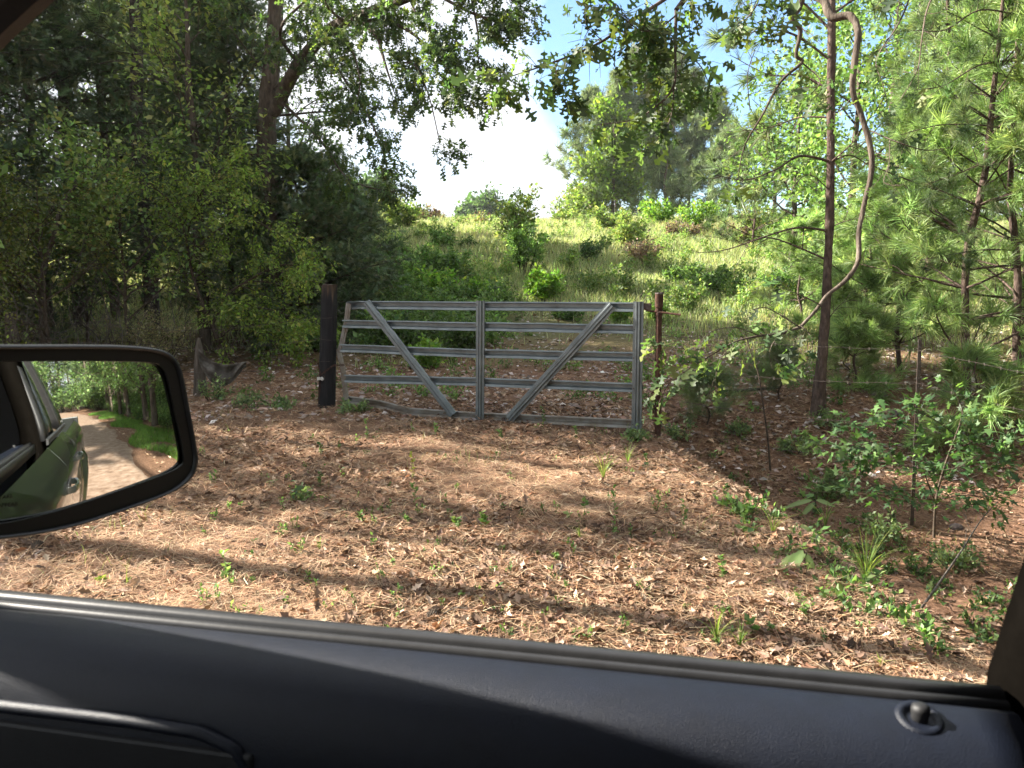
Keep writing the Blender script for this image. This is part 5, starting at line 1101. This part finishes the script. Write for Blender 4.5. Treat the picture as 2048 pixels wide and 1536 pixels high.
s1 = p.limb([b, at(1536, 880, Y), at(1525, 800, Y), at(1515, 740, Y), at(1500, 700, Y), at(1492, 670, Y)], .014, .006); p.side(s1, 7, .3, 50, .3, 1, .1, .3, .2, leaf=.4, seg=4); p.wood('stem', M['twig'], th); p.leaves('foliage', 'leaf', 1, .05, GREEN, th)
conifer('pine_seedling', gp(1412, 852), .62, .42, 93, 'soft pine seedling under the hanging oak leaves right of the pipe post', None, PINE, 'tuft', .16, .9, .14, 4, .15, 0, .012, .5, 'pinebark', cat='pine seedling', n2=2)
conifer('pine_seedling', gp(1560, 800), .7, .4, 94, 'thin needled pine seedling left of the near pine base', None, PINE, 'tuft', .16, 1., .16, 4, .15, 0, .012, .5, 'pinebark', cat='pine seedling', n2=2)
conifer('pine_seedling', gp(1690, 760), .8, .5, 95, 'soft pine seedling right of the near pine base', None, PINE_LIT, 'tuft', .17, 1.2, .16, 4, .15, 0, .012, .5, 'pinebark', cat='pine seedling', n2=2)
for i, (px, py, h, wd, k, lab, kind) in enumerate([
        (1660, 1000, .40, .75, 'g', 'low green leafy plant left of the maple like sapling', 'maple'), (1590, 905, .30, .6, 'g', 'low green plant in front of the near pine base', 'maple'), (1660, 860, .35, .6, 'g', 'grassy green plant at the near pine base', 'leaf'), (1350, 880, .28, .5, 's', 'leafy plant at the foot of the pipe post', 'leaf'),
        (1760, 1090, .35, .8, 'g', 'low leafy plant at the fence post foot', 'leaf'), (1900, 1140, .3, .8, 's', 'dark leafy plant on the ditch bank at the right', 'leaf'), (2000, 760, .5, .8, 'g', 'leafy plant at the right edge by the slim pine', 'leaf'), (2010, 860, .5, .9, 's', 'green bush at the right edge beyond the maple like sapling', 'maple'),
        (1480, 870, .22, .5, 's', 'small dark plant below the pine seedling', 'leaf'), (500, 815, .28, .8, 's', 'low shaded plant below the draped sack', 'leaf'), (560, 820, .22, .5, 'g', 'low green plant left of the wooden post foot', 'leaf'), (430, 800, .35, .8, 's', 'weedy shaded plant beside the mirror edge', 'leaf'),
        (710, 822, .15, .7, 'g', 'green weeds around the left end of the bottom rail', 'leaf'), (600, 1000, .09, .6, 's', 'low mossy green patch plant between mirror and gate', 'leaf'), (1270, 880, .12, .4, 'g', 'small weed under the right gate upright', 'leaf')]):
    cl, sz, jt = KC[k]; shrub('ground_plant', gp(px, py), h, wd, 600 + i, lab, 'plant', 'low plants along the fence', [(a * 1.1, b_ * .95, c * 1.3) for a, b_, c in cl], .045 if kind == 'leaf' else .06, 1.5, 9, kind, .03, 4, droop=.6, wander=.4)
# weeds standing in the foreground litter
def weed(px, py, hpx, seed, lab, cols=BRIGHT, sz=.032, group='little upright weeds in the litter'):
    b = gp(px, py); h = hpx / 1536 * b.y; p = Plant(seed); th = thing('weed', b, lab, 'weed', group)
    s = p.limb([b - Vector((0, 0, .01)), b + Vector((.01, 0, h * .5)), b + Vector((-.005, .01, h))], .0025, .001, 14)
    for i, q in enumerate(s[0]):
        for k in range(3):
            if i > 1: p.anc.append(q); a = p.rng.uniform(0, 6.28); p.ad.append(np.array([math.cos(a), math.sin(a), .6]))
    V, F = p.tubes(); mesh_np('stem', V, F, M['leaf'], th, colr=np.tile(np.array(cols[0]), (len(V), 1))); p.leaves('foliage', 'leaf', 1.0, sz, cols, th, jit=.003, rnd=.15, up=.6)
for i, (px, py, hp, lab, c) in enumerate([(825, 957, 55, 'weed with yellow tipped leaves, the left one in front of the gate', [(.30, .27, .05), (.18, .22, .05)]), (828, 1010, 42, 'pale green weed just below the yellow tipped one', BRIGHT), (1226, 1075, 105, 'tallest upright weed in the foreground, right of middle', BRIGHT), (1168, 1022, 24, 'short weed left of the tallest one', BRIGHT),
        (965, 1060, 36, 'weed beside the long dark shadow, right of the two', BRIGHT), (912, 1062, 26, 'weed beside the long dark shadow, left of the two', BRIGHT), (813, 1052, 16, 'tiny fan shaped weed in the shadow', BRIGHT), (1085, 862, 45, 'weed in front of the middle of the bottom rail', GREEN), (733, 880, 40, 'dark stalked weed in front of the left diagonal brace foot', GREEN),
        (870, 870, 22, 'small weed below the diagonal brace foot', BRIGHT), (1440, 1160, 50, 'leafy weed in the lit litter at the lower right', BRIGHT), (1365, 1060, 60, 'thin weed left of the big drooping leaves', GREEN), (205, 1170, 14, 'lime green weed just above the sill at the left', [(.25, .32, .06)]), (450, 1165, 60, 'thin upright weed above the sill left of middle', BRIGHT),
        (720, 1045, 20, 'tiny weed left of the yellow tipped one', GREEN), (1110, 1125, 14, 'tiny pale weed near the middle foreground', BRIGHT), (1600, 1240, 50, 'leafy weed near the sill below the big drooping leaves', BRIGHT), (1500, 1275, 30, 'weed close to the sill at the right', BRIGHT), (1850, 1300, 40, 'vine sprig on the bank near the window pillar', BRIGHT), (640, 975, 30, 'weed in the shade left of the yellow tipped one', GREEN), (640, 910, 22, 'little weed in the shade right of the mirror', GREEN), (1000, 880, 20, 'little weed beneath the middle upright', GREEN), (1150, 880, 24, 'little weed under the bottom rail right half', GREEN), (1450, 1010, 40, 'weed at the shaded right of the pipe post foot', GREEN), (1290, 940, 30, 'weed in front of the right gate upright', GREEN)]):
    weed(px, py, hp, 700 + i, lab, c)
def sedge(px, py, hpx, n, lab, cols=((.20, .28, .06), (.28, .33, .10), (.14, .22, .05)), seed=1):
    b = gp(px, py); h = hpx / 1536 * b.y; r = np.random.default_rng(seed); mb_v = []; F = []
    for i in range(n):
        a = r.uniform(0, 6.28); l = h * r.uniform(.6, 1.25); ln = r.uniform(.1, .9); dx, dy = math.cos(a), math.sin(a); w_ = r.uniform(.0024, .0046); o = len(mb_v); pr = None
        for k in range(6):
            t = k / 5; c = np.array(b) + np.array([dx * l * ln * t ** 1.7, dy * l * ln * t ** 1.7, l * (t - .45 * ln * t ** 3)]); s_ = np.array([-dy, dx, 0]) * w_ * (1 - t * .85); mb_v += [c - s_, c + s_]
        for k in range(5): F += [(o + 2 * k, o + 2 * k + 1, o + 2 * k + 3), (o + 2 * k, o + 2 * k + 3, o + 2 * k + 2)]
    C = np.repeat(palette(r, n, cols), 12, 0); tag(mesh_np('grass_tuft', np.array(mb_v), np.array(F), M['leaf'], base=b, colr=C), lab, 'grass tuft', 'grass tufts in the foreground')
for i, a in enumerate([(1730, 1172, 125, 60, 'tall arching grass tuft on the bank at the lower right'), (1160, 1085, 45, 14, 'pale arching grass tuft near the foreground middle'), (1207, 962, 62, 26, 'upright dark green grass tuft between pipe post and foreground'), (1432, 1290, 70, 16, 'yellow green grass tuft right above the sill'), (255, 1175, 34, 8, 'thin grass tuft above the sill at the left'), (1760, 1340, 30, 14, 'spiky grass tuft in the lower right window corner'), (1545, 1075, 70, 16, 'grass tuft left of the big drooping leaves'), (1480, 1300, 60, 12, 'loose grass blades above the sill right of the yellow green tuft'), (1255, 930, 50, 16, 'bent grass tuft left of the pipe post'), (640, 1105, 30, 8, 'short grass tuft in the sunlit straw'), (1650, 1060, 70, 24, 'grass blades behind the big drooping leaves')]): sedge(*a, seed=i + 3)
# big drooping leaves
def bigleaf(px, py, specs, lab):
    b = gp(px, py); p = Plant(800); th = thing('broad_leaf_plant', b, lab, 'plant', 'broad leaved seedlings on the bank')
    for k, (x0, y0, x1, y1, hw, dY) in enumerate(specs):
        A = at(x0, y0, b.y - .05); B = at(x1, y1, b.y - dY); ax = (B - A); L_ = ax.length; ax.normalize(); sd_ = ax.cross(Vector((0, -.55, .8))).normalized(); nr = sd_.cross(ax)
        vs = []; nn = 12
        for i in range(nn + 1):
            t = i / nn; wv = hw * math.sin(math.pi * t ** .75) ** .8 * (1 + .05 * math.sin(i * 2.6)); c = A + ax * L_ * t - Vector((0, 0, 1)) * L_ * .12 * t * t
            for s_ in (-1, -.5, 0, .5, 1): vs.append(c + sd_ * (s_ * wv) + nr * (abs(s_) * wv * .22 + .004 * math.sin(i * 3) * abs(s_)))
        f = [(i * 5 + j, i * 5 + j + 1, i * 5 + j + 6, i * 5 + j + 5) for i in range(nn) for j in range(4)]
        col_ = np.tile(np.array([[.30, .40, .17]]), (len(vs), 1)) * (1 + .10 * np.tile([0, 1, 2.2, 1, 0], nn + 1))[:, None]; mesh_np('leaf', np.array([tuple(v) for v in vs]), np.array(f), M['leaf'], th, colr=col_, smooth=True)
        p.limb([b, b.lerp(A, .6) + Vector((0, 0, .04)), A], .003, .002, 8)
    V, F = p.tubes(); mesh_np('stalk', V, F, M['twig'], th)
bigleaf(1610, 1135, [(1612, 1108, 1538, 1140, .035, .12), (1614, 1108, 1628, 1158, .026, .10), (1606, 1100, 1560, 1165, .034, .16)], 'seedling with three big drooping pale green leaves at the lower right')
bigleaf(1630, 1020, [(1625, 1000, 1563, 1012, .03, .05), (1632, 1000, 1672, 1010, .034, .06), (1630, 1005, 1600, 1032, .03, .1)], 'seedling with broad pale leaves behind the drooping one')
bigleaf(1590, 1060, [(1595, 1052, 1552, 1085, .03, .05), (1600, 1052, 1622, 1058, .022, .05)], 'seedling with two broad shaded leaves between the other two')
# vine sprig leaves, twigs, cones, stones
def sticks():
    for i, (x0, y0, x1, y1, r_, lab) in enumerate([(1745, 1175, 1715, 1130, .006, 'crooked pale stick leaning on the bank behind the grass tuft'), (1115, 1160, 1122, 1135, .010, 'short thick grey twig lying in the foreground'), (1830, 1240, 1990, 1060, .009, 'dead branch leaning across the ditch bank at the right'), (1015, 895, 1030, 878, .005, 'curved pale twig below the gate'), (1640, 955, 1800, 985, .006, 'long twig lying behind the maple like sapling'), (870, 1247, 960, 1225, .004, 'thin dark twig beside the pine cone near the sill')]):
        a = gp(x0, y0) + Vector((0, 0, .02)); b = gp(x1, y1) + Vector((0, 0, .02 if i not in (0, 2) else .3)); p = Plant(820 + i)
        l = p.limb([a, a.lerp(b, .35) + Vector((.02, .01, .03)), a.lerp(b, .7) + Vector((-.02, 0, .015)), b], r_, r_ * .5); 
        if i in (0, 2, 4): p.side(l, 5, .22, 45, .3, 1, .2, .3, 0, seg=4)
        V, F = p.tubes(); tag(mesh_np('twig', V, F, M['greybark'], base=a, smooth=True), lab, 'twig', 'twigs lying on the ground')
sticks()
def cone(px, py, sz, lab, rot):
    b = gp(px, py) + Vector((0, 0, sz * .38)); ax = Vector((math.cos(rot), math.sin(rot), .15)).normalized(); s_ = ax.cross(Vector((0, 0, 1))).normalized(); u_ = s_.cross(ax); mb = MB()
    mb.loft([[b + ax * (t - .5) * sz + (s_ * math.cos(a) + u_ * math.sin(a)) * sz * .22 * math.sin(math.pi * min(.97, t * .85 + .13)) for a in np.linspace(0, 6.283, 13)[:-1]] for t in np.linspace(0, 1, 8)])
    for k in range(90):
        t = k / 90; a = k * 2.399; r_ = sz * .40 * math.sin(math.pi * min(.96, t * .82 + .15)); d = s_ * math.cos(a) + u_ * math.sin(a); q = b + ax * (t - .5) * sz; n_ = ax.cross(d)
        mb.box(q + d * r_ * .72 + ax * sz * .03, r_ * .8, sz * .11, sz * .028, d + ax * .45, n_, (d + ax * .45).cross(n_))
    tag(mb.build('pine_cone', M['bark'], base=b), lab, 'pine cone', 'fallen pine cones')
cone(868, 1240, .075, 'open brown pine cone lying just above the sill', .3); cone(76, 1104, .08, 'pine cone lying in the straw below the mirror', 1.2); cone(1395, 975, .06, 'small pine cone in the shade right of the pipe post', 2)
def rock(px, py, r_, lab, sd_):
    b = gp(px, py); rr = np.random.default_rng(sd_); mb = MB(); rings = []
    for i in range(9):
        th_ = math.pi * i / 8; rings.append([b + Vector((r_ * math.sin(th_) * math.cos(a) * rr.uniform(.88, 1.1) + .001, r_ * .8 * math.sin(th_) * math.sin(a) * rr.uniform(.88, 1.1), r_ * .55 * math.cos(th_) + r_ * .25)) for a in np.linspace(0, 6.283, 13)[:-1]])
    mb.loft(rings); tag(mb.build('stone', M['stone'], base=b, smooth=True, sharp=0, subsurf=1), lab, 'stone', 'stones on the ground at the right')
rock(1912, 1060, .075, 'dark reddish stone in the ditch beside the maple like sapling', 1); rock(1758, 795, .12, 'rounded brown stone right of the near pine base', 2); rock(1795, 832, .09, 'smaller stone in front of the rounded brown one', 3)
fl = Plant(850); b = gp(1700, 772); th = thing('fallen_branch', b, 'fallen forked branch lying behind the thin sapling', 'branch'); l = fl.limb([gp(1440, 790) + Vector((0, 0, .03)), gp(1500, 788) + Vector((0, 0, .06)), gp(1560, 782) + Vector((0, 0, .05))], .03, .02); fl.side(l, 3, .3, 50); fl.wood('branch', M['greybark'], th)

# ---- woods along the road behind the truck (seen in the mirror) and unseen ones added around the truck to throw shade
RW = 'trees along the road behind the truck'
t1 = broadleaf('roadside_tree', veh(-9, 5.2, 0), 8.5, 2.7, 901, 'roadside tree with a bare lower trunk in the wood behind the truck', group=RW, cols=GREEN + BRIGHT, size=.15, per=3.0, n1=16, n2=6, t0=.12, jit=.22, trunk_r=.14)
t2 = conifer('roadside_pine', veh(-12, 6.5, 0), 12, 2.6, 902, 'tall roadside pine in the wood behind the truck', RW, PINE, 'fartuft', .4, 1.4, .7, 4, .4, trunk_r=.15)
t3 = shrub('roadside_bush', veh(-7, 4.6, 0), 1.4, 2.0, 903, 'green roadside bush on the verge behind the truck', 'bush', RW, GREEN + BRIGHT, .09, 3, 16)
rr_ = random.Random(31)
for i in range(34):
    u = -5 - i * 1.6 + rr_.uniform(-1, 1); v = 4.4 + rr_.uniform(0, 4.5) + (3 if i % 4 == 0 else 0); bd_ = -.0028 * max(0, -u - 8) ** 2; q = veh(u, v + bd_, 0); q.z = gz(q.x, q.y) - .03
    if q.y > .3 and (q.x - 3.4) / q.y < .74: continue
    copy_tree(t2 if i % 3 == 0 else t1, q, rr_.uniform(0, 6), rr_.uniform(.75, 1.25))
for i in range(26):
    u = -4 - i * 1.5; v = 4.1 + rr_.uniform(0, 2.2); bd_ = -.0028 * max(0, -u - 8) ** 2; q = veh(u, v + bd_, 0); q.z = gz(q.x, q.y) - .03
    if q.y > .3 and (q.x - 3.4) / q.y < .74: continue
    copy_tree(t3, q, rr_.uniform(0, 6), rr_.uniform(.5, 1.2))
for i in range(22):
    u = 4 - i * 3.4; v = -6.0 - rr_.uniform(0, 5); bd_ = -.0028 * max(0, -u - 8) ** 2; q = veh(u, v + bd_, 0); q.z = gz(q.x, q.y) - .03
    copy_tree(t2 if i % 3 == 0 else t1, q, rr_.uniform(0, 6), rr_.uniform(.9, 1.3))
for i, (u, v) in enumerate([(-9, 4.0), (-12.5, 3.7), (-16, 3.9), (-20, 3.4), (-24, 3.2), (-29, 2.8), (-6.4, 5.4)]):  # trees added near the road to dapple it with shade
    q = veh(u, v, 0); copy_tree(t1, q, i * 1.3, .85 + .08 * (i % 3))
for i in range(8):
    q = veh(-34 - i * 1.6, -11 + i * .9, 0); copy_tree(t1, q, i * 1.1, 1.9)
for i in range(34):      # the wood behind, where the road bends away
    q = veh(-48 - rr_.uniform(0, 14), -24 + i * 1.0, 0); q.z = gz(q.x, q.y) - .03; copy_tree(t1 if i % 3 else t2, q, rr_.uniform(0, 6), rr_.uniform(1, 1.4))
SH = 'unseen trees added for shade left of the picture'
t4 = cedar('shade_cedar', (-11.6, 13.2, gz(-11.6, 13.2)), 9.5, 2.7, 950, 'unseen tree added for shade left of the picture ahead of the truck', SH, per=6, size=.24, whorl=.45)
for i, (x, y, s) in enumerate([(-13.6, 16.6, 1.1), (-15.6, 13.6, 1.0), (-17, 18.5, 1.2), (-19, 22, 1.2)]):
    copy_tree(t4 if i % 3 != 1 else t1, (x, y, gz(x, y) - .03), rr_.uniform(0, 6), s, 'unseen tree added for shade left of the picture ahead of the truck', SH)
t5 = conifer('shade_pine', (-8.4, 6.5, gz(-8.4, 6.5)), 18, 2.4, 960, 'unseen tree added for shade left of the picture ahead of the truck', SH, PINE, 'fartuft', .4, 1.4, .7, 4, .62, trunk_r=.10, dead=22)
for x, y, s, t_ in [(-9.3, 8.0, 1.0, t5), (-9.7, 10.1, 1.0, t1), (-11.2, 9.2, .75, t1), (-12.5, 6.4, 1.1, t5), (-8.3, 7.6, .34, t1), (-10.4, 7.5, .6, t1), (-13.2, 8.8, 1.15, t1)]:
    copy_tree(t_, (x, y, gz(x, y) - .03), rr_.uniform(0, 6), s, 'unseen tree added for shade left of the picture ahead of the truck', SH)
for i in range(40):
    q = veh(-36 - rr_.uniform(0, 22), -20 + i * .85, 0); q.z = gz(q.x, q.y) - .03
    if q.x > 50 or not (-3.5 < (.1994 * q.x + .9799 * q.y) + .0028 * max(0, .9799 * q.x - .1994 * q.y - 8) ** 2 < 3 and q.x < 44): copy_tree(t3, q, rr_.uniform(0, 6), rr_.uniform(2, 3.2))
for i in range(30):      # deeper rows of the wood beside the road
    u = -6 - i * 1.9 + rr_.uniform(-1, 1); v = 9.5 + rr_.uniform(0, 6); q = veh(u, v - .0028 * max(0, -u - 8) ** 2, 0); q.z = gz(q.x, q.y) - .03
    if q.y > .3 and (q.x - 4.5) / q.y < .74: continue
    copy_tree(t1 if i % 4 else t2, q, rr_.uniform(0, 6), rr_.uniform(.9, 1.3))
for i in range(34):      # undergrowth closing the wood
    u = -5 - i * 1.7; v = 7 + rr_.uniform(0, 5); q = veh(u, v - .0028 * max(0, -u - 8) ** 2, 0); q.z = gz(q.x, q.y) - .03
    if q.y > .3 and (q.x - 4.5) / q.y < .74: continue
    copy_tree(t3, q, rr_.uniform(0, 6), rr_.uniform(1.2, 2.3))


# ---- the air: a thin even haze over the whole place
m, nt_, N_, L_, o_ = newmat('haze_air'); pv = N_('ShaderNodeVolumePrincipled'); pv.inputs['Color'].default_value = (.92, .96, 1, 1); pv.inputs['Density'].default_value = .0003; pv.inputs['Anisotropy'].default_value = .1
L_(pv.outputs[0], o_.inputs['Volume'])
hz = MB().box((5, 75, 9), 330, 330, 24).build('haze', m, base=(5, 75, -3)); tag(hz, 'faint bright haze in the air over the woods and field', 'haze', kind='stuff')
